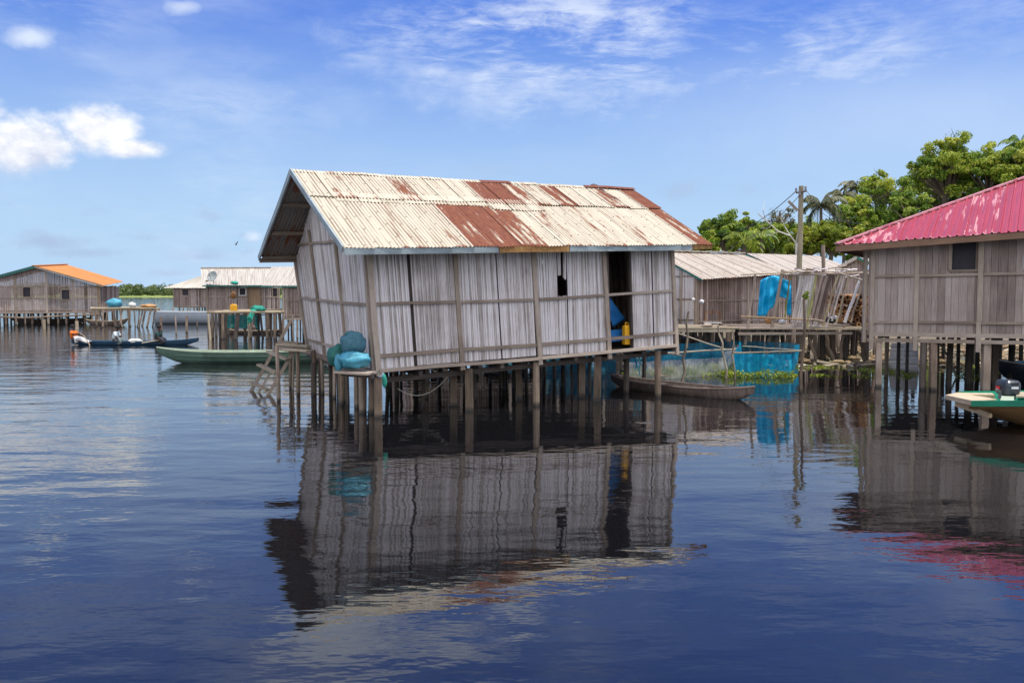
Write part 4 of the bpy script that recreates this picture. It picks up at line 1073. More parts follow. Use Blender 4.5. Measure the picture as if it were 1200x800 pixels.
def window(parent, at, a, b, z0, z1, fm='batten', pane='shutter', fw=.05):
    mb = MB()
    mb.beam(at(a, z0, .04), at(b, z0, .04), fw, fw, up=(0, 0, 1)); mb.beam(at(a, z1, .04), at(b, z1, .04), fw, fw, up=(0, 0, 1))
    mb.beam(at(a, z0+fw/2, .04), at(a, z1-fw/2, .04), fw, fw, up=(0, 1, 0)); mb.beam(at(b, z0+fw/2, .04), at(b, z1-fw/2, .04), fw, fw, up=(0, 1, 0))
    w_ = mb.build('window', fm, parent)
    mb = MB(); q = [at(a, z0, -.05), at(b, z0, -.05), at(b, z1, -.05), at(a, z1, -.05)]
    d = at(a, z0, -.08)-at(a, z0, -.05)
    mb.add(q+[p+d for p in q], [(0, 1, 2, 3), (7, 6, 5, 4), (0, 4, 5, 1), (1, 5, 6, 2), (2, 6, 7, 3), (3, 7, 4, 0)])
    o = mb.build('shutter', pane, parent); o.parent = w_; ORG[o.name] = ORG[parent.name]
    return w_
def slope(parent, e0, e1, t0, t1, n_, m, rusts, pitch=.076, amp=.011, per=4, rows=2, prof='sine'):
    nr = (e1-e0).cross(t0-e0).normalized()
    if nr.z < 0: nr = -nr
    for i in range(n_):
        a, b = i/n_-.003, min(1, (i+1)/n_+.004); lf = nr*(.004*(i % 2))
        rr = rusts[i % len(rusts)] if hasattr(rusts, '__len__') else rusts
        corr_sheet(parent, lerp(e0, e1, a)+lf, lerp(e0, e1, b)+lf, lerp(t0, t1, a)+lf, lerp(t0, t1, b)+lf, nr, m, rust=rr, pitch=pitch, amp=amp, per=per, rows=rows, prof=prof)
    return nr
def stilts(parent, c00, c10, c01, c11, nx, ny, zt, r=.07, m='post', mode='tube', lean=.06, skip=None):
    for j in range(ny):
        for i in range(nx):
            if skip and R() < skip: continue
            p = lerp(lerp(c00, c10, i/(nx-1)), lerp(c01, c11, i/(nx-1)), j/max(1, ny-1)) + V((U(-.12, .12), U(-.12, .12), 0))
            mb = MB(); post(mb, p.x, p.y, -2.6, zt-.1, r*U(.8, 1.15), lean, 6, mode)
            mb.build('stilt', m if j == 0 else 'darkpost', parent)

# ---- orange roofed house, far left
random.seed(41)
FR = P(117, 366, 68); FRb = P(139, 361, 80)
bv = FRb-FR; bv.z = 0
gv = V((-bv.y, bv.x, 0)).normalized()*8.9          # along the gable, to the left
if gv.x > 0: gv = -gv
zf = 1.0; FR.z = zf; FL = FR+gv
OH = thing('stilt_house', 'weathered cane house with an orange rusted roof and two small dark windows, far left', 'house', (FR.x+gv.x/2, FR.y+gv.y/2, 0))
zt_ = P(113, 334.5, 68).z; zr = P(48, 313, 66.6).z
wh = zt_-zf-.0
og = V((-bv.x, -bv.y, 0)).normalized()
tfn = lambda s_: lerp(wh, zr-zf, 1-abs(s_-.5)*2) - .06
at = cane_wall(OH, FL, FR, wh, og, 'reed_warm', .055, holes=((.395, .46, 1.15, 1.95), (.695, .765, .95, 1.75)), top=tfn, battens=(0, .34, .58, .79, 1), rails=(.12, 1.05, 2.0), bw=.13)
window(OH, at, .395, .46, 1.15, 1.95, fw=.08); window(OH, at, .695, .765, .95, 1.75, fw=.08)
o_ = [x for x in OH.children if x.name.startswith('batten')][-1]; o_.data.materials[0] = M['ochre']; o_['label'] = 'wide ochre corner post'
cane_wall(OH, FR, FR+bv, wh, -gv, 'reed_warm', .07, battens=(0, .4, .8, 1), rails=(1.0,), bw=.12)
cane_wall(OH, FL, FL+bv, wh, gv, 'reed_warm', .09, battens=(0, .5, 1), rails=(1.0,), bw=.12)
ra0 = FL+gv*.5+V((0, 0, zr-zf)); apexF = FL-gv*.5
apexF.z = zr+.05
g1_ = gv.normalized(); b1_ = bv.normalized()
eR0 = FR-g1_*.35-b1_*.4; eR0.z = zt_-.02; eR1 = FR+bv-g1_*.35+b1_*.8; eR1.z = zt_-.05
eL0 = FL+g1_*.35-b1_*.4; eL0.z = zt_-.02; eL1 = FL+bv+g1_*.35+b1_*.8; eL1.z = zt_-.05
rF = apexF-b1_*.4; rB = apexF+bv+b1_*.8; rB.z = P(72, 310.5, 80).z; eR1.z = P(141, 330, 80).z; eL1.z = eR1.z
slope(OH, eR0, eR1, rF, rB, 14, 'roof_orange', [.15, .35, .2, .48, .1, .3], pitch=.2, amp=.03, rows=2)
slope(OH, eL0, eL1, rF, rB, 8, 'roof_orange', .3, pitch=.2, amp=.03, rows=2)
beam_part('barge_board', eL0+V((0, 0, -.03)), rF+V((0, 0, -.03)), .05, .2, 'bag_green', OH); OH.children[-1]['label'] = 'green barge board'
beam_part('barge_board', eR0+V((0, 0, -.03)), rF+V((0, 0, -.03)), .05, .14, 'batten', OH)
beam_part('ridge_cap', rF+V((0, 0, .06)), rB+V((0, 0, .06)), .4, .06, 'roof_orange', OH, rust=.2)
mb = MB(); q = [FL, FR, FR+bv, FL+bv]; mb.add([p+V((0, 0, -.03)) for p in q]+[p+V((0, 0, -.12)) for p in q], [(0, 1, 2, 3), (7, 6, 5, 4), (0, 4, 5, 1), (1, 5, 6, 2), (2, 6, 7, 3), (3, 7, 4, 0)]); mb.build('floor', 'darkpost', OH)
mb = MB(); mb.tube([lerp(FL, FR, 0)+og*.1+V((0, 0, -.22)), lerp(FL, FR, .4)+og*.12+V((0, 0, -.45)), FR+og*.1+V((0, 0, -.2))], .07, 6); mb.build('floor_pole', 'batten', OH)
stilts(OH, FL, FR, FL+bv, FR+bv, 16, 4, zf-.05, .075)
for px, ty in ((52, 374), (90, 376)):
    g = W(px, 386); mb = MB(); post(mb, g.x, g.y, -2.6, P(px, ty, g.y).z, .10, .05)
    mb.build('mooring_post', 'straw', label='pale mooring post standing in front of the orange roofed house, '+('its left one' if px < 60 else 'its right one'), cat='post', group='mooring posts by the orange roofed house')
# ---- deck right of it
random.seed(43)
DK = thing('deck', 'low pole deck on crooked stilts between the orange roofed house and the grey boat', 'deck', W(150, 384))
for i in range(7):
    a = P(108+U(-2, 2), 361.5, 61+i*.9); b = P(190-U(0, 14), 361.5+U(-.3, .3), 60.5+i*.9); a.z += U(-.06, .06); b.z = a.z+U(-.10, .10)
    mb = MB(); mb.tube(wob(a, b, 6, .09), U(.045, .08), 6); mb.build('deck_pole', 'straw', DK)
for i in range(16):
    px = 112+i*4.6; y_ = U(60, 65); g = P(px+U(-2, 2), 361.5, y_); mb = MB()
    t_ = V((g.x, g.y, g.z)); b_ = V((g.x+U(-.5, .5), g.y+U(-.3, .3), -2.6 + 2.0)); mb.tube(wob(t_, b_, 4, .05), U(.05, .09), 6); mb.build('stilt', 'post', DK)
zd = P(133, 361, 62).z+.06
mb = MB(); mb.blob(V((P(134, 356, 62).x, 62, zd+.28)), .55, .4, .36, 20, 12, .25, 2, 3, fold=.04); mb.build('bundle', 'bag_blue', smooth=True, label='bright blue wrapped bundle on the far left pole deck', cat='bundle')
mb = MB(); mb.blob(V((P(155, 356, 62).x, 62, zd+.17)), .27, .25, .2, 14, 9, .25, 3, 5, fold=.05); mb.build('sack', 'sack', smooth=True, label='small white sack on the far left pole deck', cat='sack')
mb = MB(); mb.blob(V((P(174, 358, 62).x, 62, zd+.1)), .6, .3, .13, 16, 8, .5, 2.5, 6); mb.build('heap', 'log', smooth=True, label='low tan heap at the right end of the far left pole deck', cat='heap')
for k, (px, ty, by) in enumerate(((181, 352, 362), (189, 352, 366), (206, 370, 392), (189, 371, 388), (219, 370, 390), (231, 376, 384))):
    by2 = max(by, 366); g = W(px, by2 if k > 1 else 372); mb = MB(); post(mb, g.x, g.y, -2.6, P(px, ty, g.y).z, (.03 if k in (0, 1) else (.085 if k in (3, 4) else .04)), .05)
    lab = ['thin stake left of the grey boat', 'thin stake just ahead of the grey boat bow', 'thin dark stake in the open water by the blue canoe', 'thick brown mooring post by the bow of the grey boat', 'thick brown mooring post in front of the middle of the grey boat', 'short low stake right of the thick posts by the grey boat'][k]
    mb.build('mooring_stake', 'post', label=lab, cat='stake', group='stakes around the grey boat')

# ---- far white hipped hut behind
random.seed(44)
Y0 = 100
HW = thing('stilt_house', 'small far cane hut with white hipped roof and one dark window beyond the grey boat', 'house', P(226, 362, Y0)*1.0)
HW.location.z = 0; ORG[HW.name] = HW.location.copy()
fl_, fr_ = P(204, 358.5, Y0), P(252, 358.5, Y0+1); zf = fl_.z
fr_.z = zf; bvv = V((.4, 6, 0)); zt_ = P(204, 337.5, Y0).z; wh = zt_-zf
at = cane_wall(HW, fl_, fr_, wh, (0, -1, 0), 'reed_warm', .08, holes=((.2, .37, 1.2, 1.95),), battens=(0, .42, .8, 1), rails=(1.1,), bw=.14)
window(HW, at, .2, .37, 1.2, 1.95, fw=.08)
cane_wall(HW, fl_, fl_+bvv, wh, (-1, 0, 0), 'reed_warm', .1, battens=(0, 1), rails=(1.1,), bw=.14)
zr = P(238, 323, Y0+3).z; e0 = fl_+V((-.9, -.5, wh)); e1 = fr_+V((.6, -.5, wh)); e2 = fl_+bvv+V((-.9, .5, wh)); e3 = fr_+bvv+V((.6, .5, wh)); ap0 = V((lerp(e0.x, e1.x, .55), Y0+3, zr)); ap1 = V((e1.x, Y0+3.5, zr))
slope(HW, e0, e1, ap0, ap1, 7, 'roof_white', .05, pitch=.3, amp=.03)
slope(HW, e2, e0, ap0, ap0+V((.01, .01, 0)), 5, 'roof_white', .05, pitch=.3, amp=.03)
slope(HW, e2, e3, ap0, ap1, 4, 'roof_white', .05, pitch=.3, amp=.03)
stilts(HW, fl_, fr_, fl_+bvv, fr_+bvv, 11, 2, zf, .08)
mb = MB(); q = [fl_, fr_, fr_+bvv, fl_+bvv]; mb.add([p+V((0, 0, -.02)) for p in q]+[p+V((0, 0, -.16)) for p in q], [(0, 1, 2, 3), (7, 6, 5, 4), (0, 4, 5, 1), (1, 5, 6, 2), (2, 6, 7, 3), (3, 7, 4, 0)]); mb.build('floor', 'darkpost', HW)

# ---- white roofed house with dish, on a deck
random.seed(45)
Y0 = 52
H2 = thing('stilt_house', 'cane house with a low white roof and satellite dish behind the jerrycan deck', 'house', V((P(285, 363, Y0).x, Y0, 0)))
fl_, fr_ = P(243, 362, Y0), P(328, 362, Y0+1.0); zf = 1.47; fl_.z = fr_.z = zf
bvv = V((.2, 4.2, 0)); zt_ = P(243, 334, Y0).z; wh = zt_-zf; ou = V((fr_.y-fl_.y, -(fr_.x-fl_.x), 0)).normalized()
at = cane_wall(H2, fl_, fr_, wh, ou, 'reed_warm', .045, holes=((.44, .53, .85, 1.3), (.90, .97, .75, 1.3)), battens=(0, .27, .56, .76, 1), rails=(.75,), bw=.07)
window(H2, at, .44, .53, .85, 1.3, 'white', 'shutter', .04); window(H2, at, .90, .97, .75, 1.3, 'batten', 'shutter', .04)
for i in range(4):
    beam_part('door_board', at(.575+i*.045, 0, .06), at(.575+i*.045, wh-.05, .06), .19, .03, 'door_wood', H2, up=ou)
cane_wall(H2, fl_, fl_+bvv, wh+.3, (-1, 0, 0), 'reed_warm', .07, battens=(0, 1), rails=(.75,), bw=.08)
zr = P(240, 314.5, Y0+2).z
e0 = P(237, 334, Y0-.5); e1 = P(319, 334.5, Y0+.5); t0 = P(235.5, 314.5, Y0+2); t1 = P(318, 314, Y0+3)
slope(H2, e0, e1, t0, t1, 8, 'roof_white', [.05, .1, .05, .2], pitch=.15, amp=.015)
bk0, bk1 = t0+V((0, 2.6, -1.0)), t1+V((0, 2.6, -1.0)); slope(H2, bk0, bk1, t0, t1, 5, 'roof_white', .1, pitch=.15, amp=.015)
beam_part('fascia_board', e0+V((0, 0, -.05)), e1+V((0, 0, -.05)), .03, .08, 'bag_green', H2)
beam_part('ridge_cap', t0+V((0, 0, .04)), t1+V((0, 0, .04)), .25, .05, 'roof_white', H2, rust=.3)
mb = MB(); q = [fl_, fr_, fr_+bvv, fl_+bvv]; mb.add([p+V((0, 0, -.02)) for p in q]+[p+V((0, 0, -.12)) for p in q], [(0, 1, 2, 3), (7, 6, 5, 4), (0, 4, 5, 1), (1, 5, 6, 2), (2, 6, 7, 3), (3, 7, 4, 0)]); mb.build('floor', 'darkpost', H2)
stilts(H2, fl_, fr_, fl_+bvv, fr_+bvv, 7, 3, zf, .07)
# satellite dish
dc = P(249.5, 324, Y0-.4); DS = thing('satellite_dish', 'round grey satellite dish mounted on the low white roof', 'satellite dish', dc+V((0, .1, -.35)))
dn = V((-.25, -.9, .35)).normalized(); dx = dn.cross(V((0, 0, 1))).normalized(); dy = dx.cross(dn)
mb = MB(); mb.grid(lambda u, v: dc + (dx*cos(2*pi*u)+dy*sin(2*pi*u))*(.33*v+.002) + dn*(.09*v*v), 24, 6); mb.build('reflector', 'dish', DS, smooth=True, solid=.01)
mb = MB(); mb.tube([dc-dn*.03, dc-dn*.08+V((0, .05, -.4))], .03, 6); mb.build('mast', 'motor_grey', DS)
mb = MB(); mb.tube([dc-dy*.3+dn*.07, dc+dn*.38], .012, 5); mb.tube([dc+dn*.36, dc+dn*.43], .035, 8); mb.build('feed_arm', 'motor_grey', DS)
mb = MB(); mb.blob(P(275, 331, Y0-.45)+V((0, 0, -.02)), .24, .15, .11, 12, 8, .4, 5, 3); mb.build('green_bundle', 'green_cloth', smooth=True, label='small green bundle on the edge of the low white roof right of the dish', cat='bundle')
mb = MB(); mb.blob(P(273.5, 346, Y0-.2)+ou*.0, .16, .10, .2, 12, 8, .6, 5, 4); mb.build('brown_bundle', 'log', smooth=True, label='small brown bundle hung on the cane wall below the white roof', cat='bundle')
# right wing, own small house
random.seed(46)
H2b = thing('stilt_house', 'narrow cane hut with a cream roof between the dish house and leaning house', 'house', V((P(341, 370, 46).x, 46, 0)))
fl_, fr_ = P(332.5, 372.5, 46), P(385, 372.5, 46.5); zf = fl_.z; fr_.z = zf; wh = P(332, 334, 46).z-zf; bvv = V((.1, 4, 0))
cane_wall(H2b, fl_, fr_, wh, (0, -1, 0), 'reed_warm', .045, battens=(0, .1, .4, .7, 1), rails=(.12, .95), bw=.08)
cane_wall(H2b, fl_, fl_+bvv, wh, (-1, 0, 0), 'reed_warm', .06, battens=(0, 1), rails=(.9,), bw=.08)
e0 = P(307, 334.8, 46-.4); e1 = P(390, 334.8, 46.3); t0 = P(319, 312.5, 48.5); t1 = P(392, 312.5, 49)
slope(H2b, e0, e1, t0, t1, 6, 'roof_white', [.15, .1, .3], pitch=.15, amp=.015)
beam_part('fascia_board', e0+V((0, 0, -.04)), e1+V((0, 0, -.04)), .03, .07, 'bag_green', H2b)
stilts(H2b, fl_, fr_, fl_+bvv, fr_+bvv, 5, 3, zf, .07)
# deck with jerrycan and green net
random.seed(47)
D2 = thing('deck', 'rough pole deck on crowded stilts under the yellow jerrycan', 'deck', V((P(290, 395, 45).x, 45, 0)))
zd = P(285, 364.2, 45).z
for i in range(12):
    y_ = 44.6+i*.5; x0_, x1_ = P(243, 364, 44.6).x+U(-.1, .1), P(326, 364, 44.6).x+U(-.1, .2)
    mb = MB(); mb.tube(wob((x0_, y_, zd-.07), (x1_+U(-.5, .2), y_, zd-.07+U(-.02, .02)), 6, .05), U(.045, .075), 6); mb.build('deck_pole', 'straw', D2)
for (px, r_, m_) in ((244, .07, 'straw'), (249, .08, 'post'), (257, .07, 'darkpost'), (261, .08, 'post'), (266, .05, 'post'), (279, .12, 'darkpost'), (291, .09, 'straw'), (296, .06, 'post'), (305, .07, 'darkpost'), (312, .08, 'post'), (318, .07, 'darkpost'), (322, .08, 'post'), (327, .09, 'post'), (332, .07, 'darkpost')):
    y_ = U(44.7, 46.5); g = P(px, 370, y_); mb = MB(); post(mb, g.x, y_, -2.6, zd-.13, r_*.9, .42); mb.build('stilt', m_, D2)
for i in range(9):
    y_ = U(47, 50); g = P(U(245, 328), 370, y_); mb = MB(); post(mb, g.x, y_, -2.6, zd-.13, .07, .1); mb.build('stilt', 'darkpost', D2)
jerrycan('yellow jerrycan lying out on the pole deck in front of the white roofed house', (P(274, 364, 45).x, 45.0, zd+.0), .72, 'yellow', 0.0)
JY = bpy.data.objects['jerrycan.001']; JY.scale = (1.5, 1.1, 1)
mb = MB(); mb.blob(V((P(301, 362, 45).x, 45.1, zd+.1)), .38, .35, .17, 18, 10, .5, 3, 7, fold=.08)
for k in range(7):
    x_ = P(292+k*.7, 364, 44.6).x; mb.tube(wob((x_+.1, 44.75, zd+.08), (x_+U(-.1, .05), 44.45, zd-.35-U(0, .5)), 4, .05), .045, 5)
mb.build('net_heap', 'green_cloth', smooth=True, label='teal green net heaped on the pole deck and hanging over its edge', cat='net')
cloth('hanging_net', P(264, 369, 48.5), P(303, 369, 48.5), P(264, 384, 48.5), P(303, 385, 48.5), 'net_green', nu=20, nv=8, amp=.1, folds=5, seed=5, label='dark green net hanging beneath the jerrycan deck', cat='net')
beam_part('net_rail', P(262, 368.8, 48.5), P(310, 368.8, 48.5), .05, .05, 'darkpost', None)
o = bpy.data.objects['net_rail.001']; h_ = bpy.data.objects['hanging_net.001']; o.parent = h_; o.location = ORG[o.name]-ORG[h_.name]
mb = MB(); a = P(297, 370, 44.6); mb.tube([a, a+V((0, 0, -.5))], .012, 5); mb.blob(a+V((0, 0, -.62)), .10, .10, .13, 12, 8, .1, 3, 2); mb.build('hanging_float', 'dugout', label='brown net float hanging on a cord below the jerrycan deck', cat='float')

# ---- canted poles beside deck
for k, (x0, y0, x1, y1, d_) in enumerate(((238, 392, 251, 366, 44.5), (300, 393, 308, 352, 44))):
    pass

# ================================================================== RIGHT SIDE, MIDDLE
random.seed(51)
def deckbox(q, th, m, parent, name='floor'):
    mb = MB(); mb.add([p+V((0, 0, -.02)) for p in q]+[p+V((0, 0, -th)) for p in q], [(0, 1, 2, 3), (7, 6, 5, 4), (0, 4, 5, 1), (1, 5, 6, 2), (2, 6, 7, 3), (3, 7, 4, 0)]); return mb.build(name, m, parent)
fl_ = P(816, 381, 33); fr_ = P(912, 380, 35.2); zf = fl_.z; fr_.z = zf
dv = V((fr_.x-fl_.x, fr_.y-fl_.y, 0)).normalized(); bvv = V((-dv.y, dv.x, 0))*5.2; ou = V((dv.y, -dv.x, 0))
H3 = thing('stilt_house', 'low cane house with a pale dirty metal roof just right of the leaning house', 'house', V((fl_.x+1, fl_.y+1, 0)))
wh = P(816, 324, 33).z-zf; zr = P(820, 297, 35.5).z-.05
cane_wall(H3, fl_, fr_, wh, ou, 'reed_warm', .04, battens=(0, .30, .60, .85, 1), rails=(.15, .95), bw=.08)
hb = (zr-zf)
cane_wall(H3, fl_+bvv, fl_, wh, -dv, 'reed', .045, battens=(0, .35, .62, .84, 1), rails=(.2, 1.0, 1.9), bw=.08, top=lambda s_: lerp(wh, hb, 1-abs(2*s_-1))-.03)
cane_wall(H3, fr_, fr_+bvv, wh, dv, 'reed_warm', .06, battens=(0, 1), rails=(1.0,), bw=.08, top=lambda s_: lerp(wh, hb, 1-abs(2*s_-1))-.03)
e0 = fl_-dv*.15+ou*.45; e0.z = P(816, 327.5, e0.y).z; e1 = fr_+dv*.5+ou*.45; e1.z = P(916, 321, e1.y).z
b1_ = bvv.normalized(); t0 = fl_-dv*.15+bvv*.5; t0.z = zr+.12; t1 = fr_+dv*.5+bvv*.5; t1.z = zr+.1
slope(H3, e0, e1, t0, t1, 8, 'roof_grey', [.25, .1, .35, .2, .1, .3, .15, .25], pitch=.12, amp=.014, per=5)
f0_ = fl_-dv*.15+bvv+b1_*.4; f0_.z = e0.z; f1_ = fr_+dv*.5+bvv+b1_*.4; f1_.z = e0.z
slope(H3, f0_, f1_, t0, t1, 5, 'roof_grey', .2, pitch=.12, amp=.014)
beam_part('barge_board', e0+V((0, 0, -.03)), t0+V((0, 0, -.03)), .03, .07, 'bag_green', H3)
for i in range(16):
    p = lerp(t0, t1, (i+.5)/16)+V((0, 0, .07)); beam_part('ridge_piece', p-dv*.22, p+dv*.22+V((0, 0, U(-.03, .03))), .3, .05, 'roof_grey', H3, rust=.3)
deckbox([fl_, fr_, fr_+bvv, fl_+bvv], .12, 'darkpost', H3)
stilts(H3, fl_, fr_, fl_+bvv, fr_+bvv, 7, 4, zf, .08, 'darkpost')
# deck in front
random.seed(52)
D3 = thing('deck', 'long board deck running from the low cane house past the leaning cane fence', 'deck', V((P(880, 384, 30).x, 30.5, 0)))
dz = P(880, 382.5, 30.5).z
for i in range(9):
    y_ = 29.4+i*.42
    for (xa, xb) in (((778, 860)), ((862, 945)), ((947, 1018))):
        if xb > 1000 and i > 6: continue
        mb = MB(); mb.beam((P(xa, 380, 30).x+U(-.1, .1), y_+U(-.03, .03), dz-.03+U(-.02, .02)), (P(xb, 380, 30).x, y_+U(-.03, .03), dz-.03+U(-.02, .02)), U(.22, .34), .045); mb.build('deck_board', 'straw' if xa < 860 or xa > 940 else 'batten', D3)
beam_part('edge_beam', V((P(790, 380, 29.2).x, 29.3, dz-.10)), V((P(862, 380, 29.2).x, 29.3, dz-.10)), .08, .09, 'straw', D3)
beam_part('edge_beam', V((P(866, 380, 29.2).x, 29.3, dz-.20)), V((P(1000, 380, 29.2).x, 29.3, dz-.18)), .08, .09, 'batten', D3)
random.seed(53)
for i in range(46):
    px = 782+i*5.4+U(-2, 2); y_ = U(29.3, 33.3); g = P(px, 400, y_); mb = MB(); post(mb, g.x, y_, -.8 if y_ > 31.5 else -2.6, dz-.08, U(.05, .10), .22, 6); mb.build('stilt', 'post' if R() < .45 else 'darkpost', D3)
for k, (x0, y0, x1, y1) in enumerate(((968, 400, 978, 426), (945, 392, 958, 424), (905, 388, 897, 424), (1005, 392, 1014, 425), (990, 390, 984, 425))):
    mb = MB(); mb.tube(wob(P(x0, y0-8, 29.6), P(x1, y1, 29.4), 5, .05), .06, 6); mb.build('brace', 'post', D3)
# things on the deck
RK = thing('frame_rack', 'small rusty open frame standing on the deck against the low cane house', 'rack', V((P(835, 378, 31).x, 31, dz)))
for xx in (827, 835, 843.5):
    a = V((P(xx, 375, 31).x, 31, dz)); beam_part('upright', a, a+V((0, 0, .50 if xx != 835 else .62)), .03, .03, 'log' if xx != 835 else 'darkpost', RK)
beam_part('top_bar', V((P(826, 375, 31).x, 31, dz+.5)), V((P(844.5, 375, 31).x, 31, dz+.5)), .03, .035, 'log', RK)
beam_part('shelf', V((P(825, 375, 31).x, 31, dz+.12)), V((P(845, 375, 31).x, 31, dz+.12)), .25, .03, 'white', RK)
mb = MB(); mb.blob(V((P(829, 380, 29.8).x, 29.8, dz+.06)), .2, .15, .07, 12, 7, .4, 4, 3); mb.build('bundle', 'batten', smooth=True, label='small grey bundle on the edge of the long board deck', cat='bundle')
mb = MB(); mb.blob(V((P(798.5, 354, 29).x, 25.9, P(799, 353.5, 25.9).z)), .075, .07, .07, 12, 8, .15, 3, 3); mb.build('float', 'white', smooth=True, label='white float stuck on the tall bamboo stake by the net pen', cat='float')
mb = MB(); mb.blob(V((P(813, 350.5, 32.5).x, 32.6, P(813, 350.5, 32.6).z)), .07, .05, .05, 10, 7, .15, 3, 4); mb.build('float', 'white', smooth=True, label='tiny white float hung on the low cane wall', cat='float')

# ---- leaning cane fence
random.seed(55)
LF = thing('cane_fence', 'leaning broken cane fence with slanting poles on the long deck', 'fence', V((P(950, 382, 29.6).x, 29.6, dz)))
YF = 29.7
def fpan(quad, rad=.03, m='reed'):
    mb = MB(); reeds(mb, P(*quad[0], YF), P(*quad[1], YF), P(*quad[2], YF), P(*quad[3], YF), (0, -1, 0), rad=rad*.8, segs=1, jit=1.5); return mb.build('cane_panel', m, LF, kind='stuff')
fpan([(927, 377), (945, 377), (937, 323), (956, 323)])
fpan([(933, 378), (949, 378), (945, 324), (955, 322)])
fpan([(949, 380), (962, 380), (963, 322), (977, 323)], .034, 'reed_warm')
fpan([(949, 383), (963, 383), (950, 377), (964, 377)], .034)
fpan([(927, 383), (949, 383), (928, 377), (949, 377)], .034)
for (x0, y0, x1, y1, w_, m_) in ((873, 404, 885, 322, .09, 'batten'), (902, 400, 917, 316, .10, 'batten'), (947, 372, 957, 320, .07, 'mossy'), (964, 382, 983, 321, .07, 'straw'),
                                 (990, 378, 1008, 326, .10, 'reed'), (997, 378, 1012, 328, .06, 'batten'), (920, 372, 927, 322, .05, 'mossy'), (975, 376, 989, 322, .05, 'reed'), (980, 378, 996, 323, .05, 'straw'), (985, 373, 992, 326, .04, 'batten'),
                                 (945, 395, 948, 350, .05, 'mossy'), (1020, 372, 1024, 345, .04, 'reed'), (968, 384, 986, 323, .05, 'reed')):
    stick('fence_pole', wob(P(x0, y0, YF-.15), P(x1, y1, YF-.1), 4, .025), w_*.6, w_*.5, m_, LF)
for (x0, y0, x1, y1, w_, m_) in ((918, 318, 950, 319, .06, 'batten'), (926, 322, 1014, 320, .06, 'batten'), (983, 320, 1015, 330, .06, 'batten'), (868, 371, 950, 375, .06, 'ochre'), (950, 374, 966, 376, .05, 'batten'), (868, 322, 950, 318, .045, 'straw')):
    stick('fence_rail', wob(P(x0, y0, YF-.22), P(x1, y1, YF-.22), 4, .03), w_*.5, w_*.45, m_, LF)
stick('tall_stake', wob(V((W(941, 460).x, W(941, 460).y, -2.6)), P(942, 350, W(941, 460).y), 8, .04), .05, .03, 'post', label='crooked tall stake rising from the water just right of the cyan pen', cat='stake')
mb = MB(); rg = random.Random(3)
for (px, py) in ((943, 347), (946, 349), (945, 344)): leafquads(mb, P(px, py, 20.9), .06, .06, .06, 26, .05, .6, .3, rg=rg) if False else leafquads(mb, P(px, py, 21.0), .06, .06, .06, 26, .05, .6, .3, rng=rg)
o = mb.build('leaf_sprig', 'leaf_yellow'); ts = bpy.data.objects['tall_stake']; o.parent = ts; o.location = ORG[o.name]-ORG[ts.name]
# sticks and scraps thrown on top of the fence
random.seed(56)
SC = thing('scrap_heap', 'tangle of weathered sticks and scraps lying along the top of the leaning cane fence', 'sticks', P(965, 322, YF))
for i in range(22):
    px = U(928, 1012); py = 318+U(-4, 3)+(px-980)*.1*(px > 980); a = P(px-U(5, 14), py+U(-3, 3), YF-.1+U(-.1, .3)); b = P(px+U(5, 14), py+U(-3, 3), YF+U(-.1, .4))
    mb = MB(); mb.tube(wob(a, b, 3, .03), U(.015, .035), 5); mb.build('stick', 'reed' if R() < .6 else 'batten', SC)
# stack of round logs
random.seed(57)
rows = [(348, 986, 1020), (354.5, 980, 1024), (361, 983, 1027), (367.5, 985, 1028), (374, 990, 1030), (380.5, 1003, 1030), (386.5, 1006, 1027)]
YL2 = 30.8
SHF = thing('log_rack', 'low timber cradle under the stack of round logs', 'rack', V((P(1008, 392, YL2).x, YL2, 0)))
beam_part('bearer', P(984, 378.5, YL2+.3), P(1003, 378.5, YL2+.3), .6, .06, 'darkpost', SHF)
beam_part('bearer', P(1000, 391, YL2+.3), P(1034, 391, YL2+.3), .7, .07, 'darkpost', SHF)
for px in (1002, 1016, 1031):
    g = P(px, 391, YL2+.3); mb = MB(); mb.tube([(g.x, g.y, -1.0), (g.x, g.y, g.z)], .07, 6); mb.build('post', 'darkpost', SHF)
k = 0
for ri, (py, xa, xb) in enumerate(rows):
    x = xa+(3.3 if ri % 2 else 0); ci = 0
    while x <= xb:
        c = P(x+U(-.6, .6), py+U(-.6, .6), YL2+U(-.08, .08)); r_ = U(.088, .104)
        mb = MB(); n_ = 10; Ld_ = .9; d = V((U(-.1, .1), 1, U(-.05, .05))).normalized()
        mb.tube([c, c+d*Ld_], r_, n_, cap=False)
        inn = []
        mb2 = mb
        ring = [c + V((cos(2*pi*q/n_), 0, sin(2*pi*q/n_)))*r_ for q in range(n_)]; ring2 = [c + V((cos(2*pi*q/n_), 0, sin(2*pi*q/n_)))*r_*.55 for q in range(n_)]; ring3 = [p+d*.22 for p in ring2]
        mb.add(ring+ring2, [(q, (q+1) % n_, n_+(q+1) % n_, n_+q) for q in range(n_)], [[(0, 0), (.1, 0), (.1, .1), (0, .1)]]*n_, r=R())
        mb.cur = 1
        mb.add(ring2+ring3, [(q, (q+1) % n_, n_+(q+1) % n_, n_+q) for q in range(n_)]+[tuple(range(n_, 2*n_))], None, r=.2)
        nr_ = ['topmost', 'second', 'third', 'fourth', 'fifth', 'sixth', 'lowest'][ri]; nc_ = ['first', 'second', 'third', 'fourth', 'fifth', 'sixth', 'seventh', 'eighth'][ci]; ci += 1
        mb.build('hollow_log', ['log', 'darkpost'], label='hollow orange brown log, '+nc_+' from the left in the '+nr_+' row of the stack', cat='log', group='hollow logs stacked beside the red roofed house')
        x += 7.4; k += 1
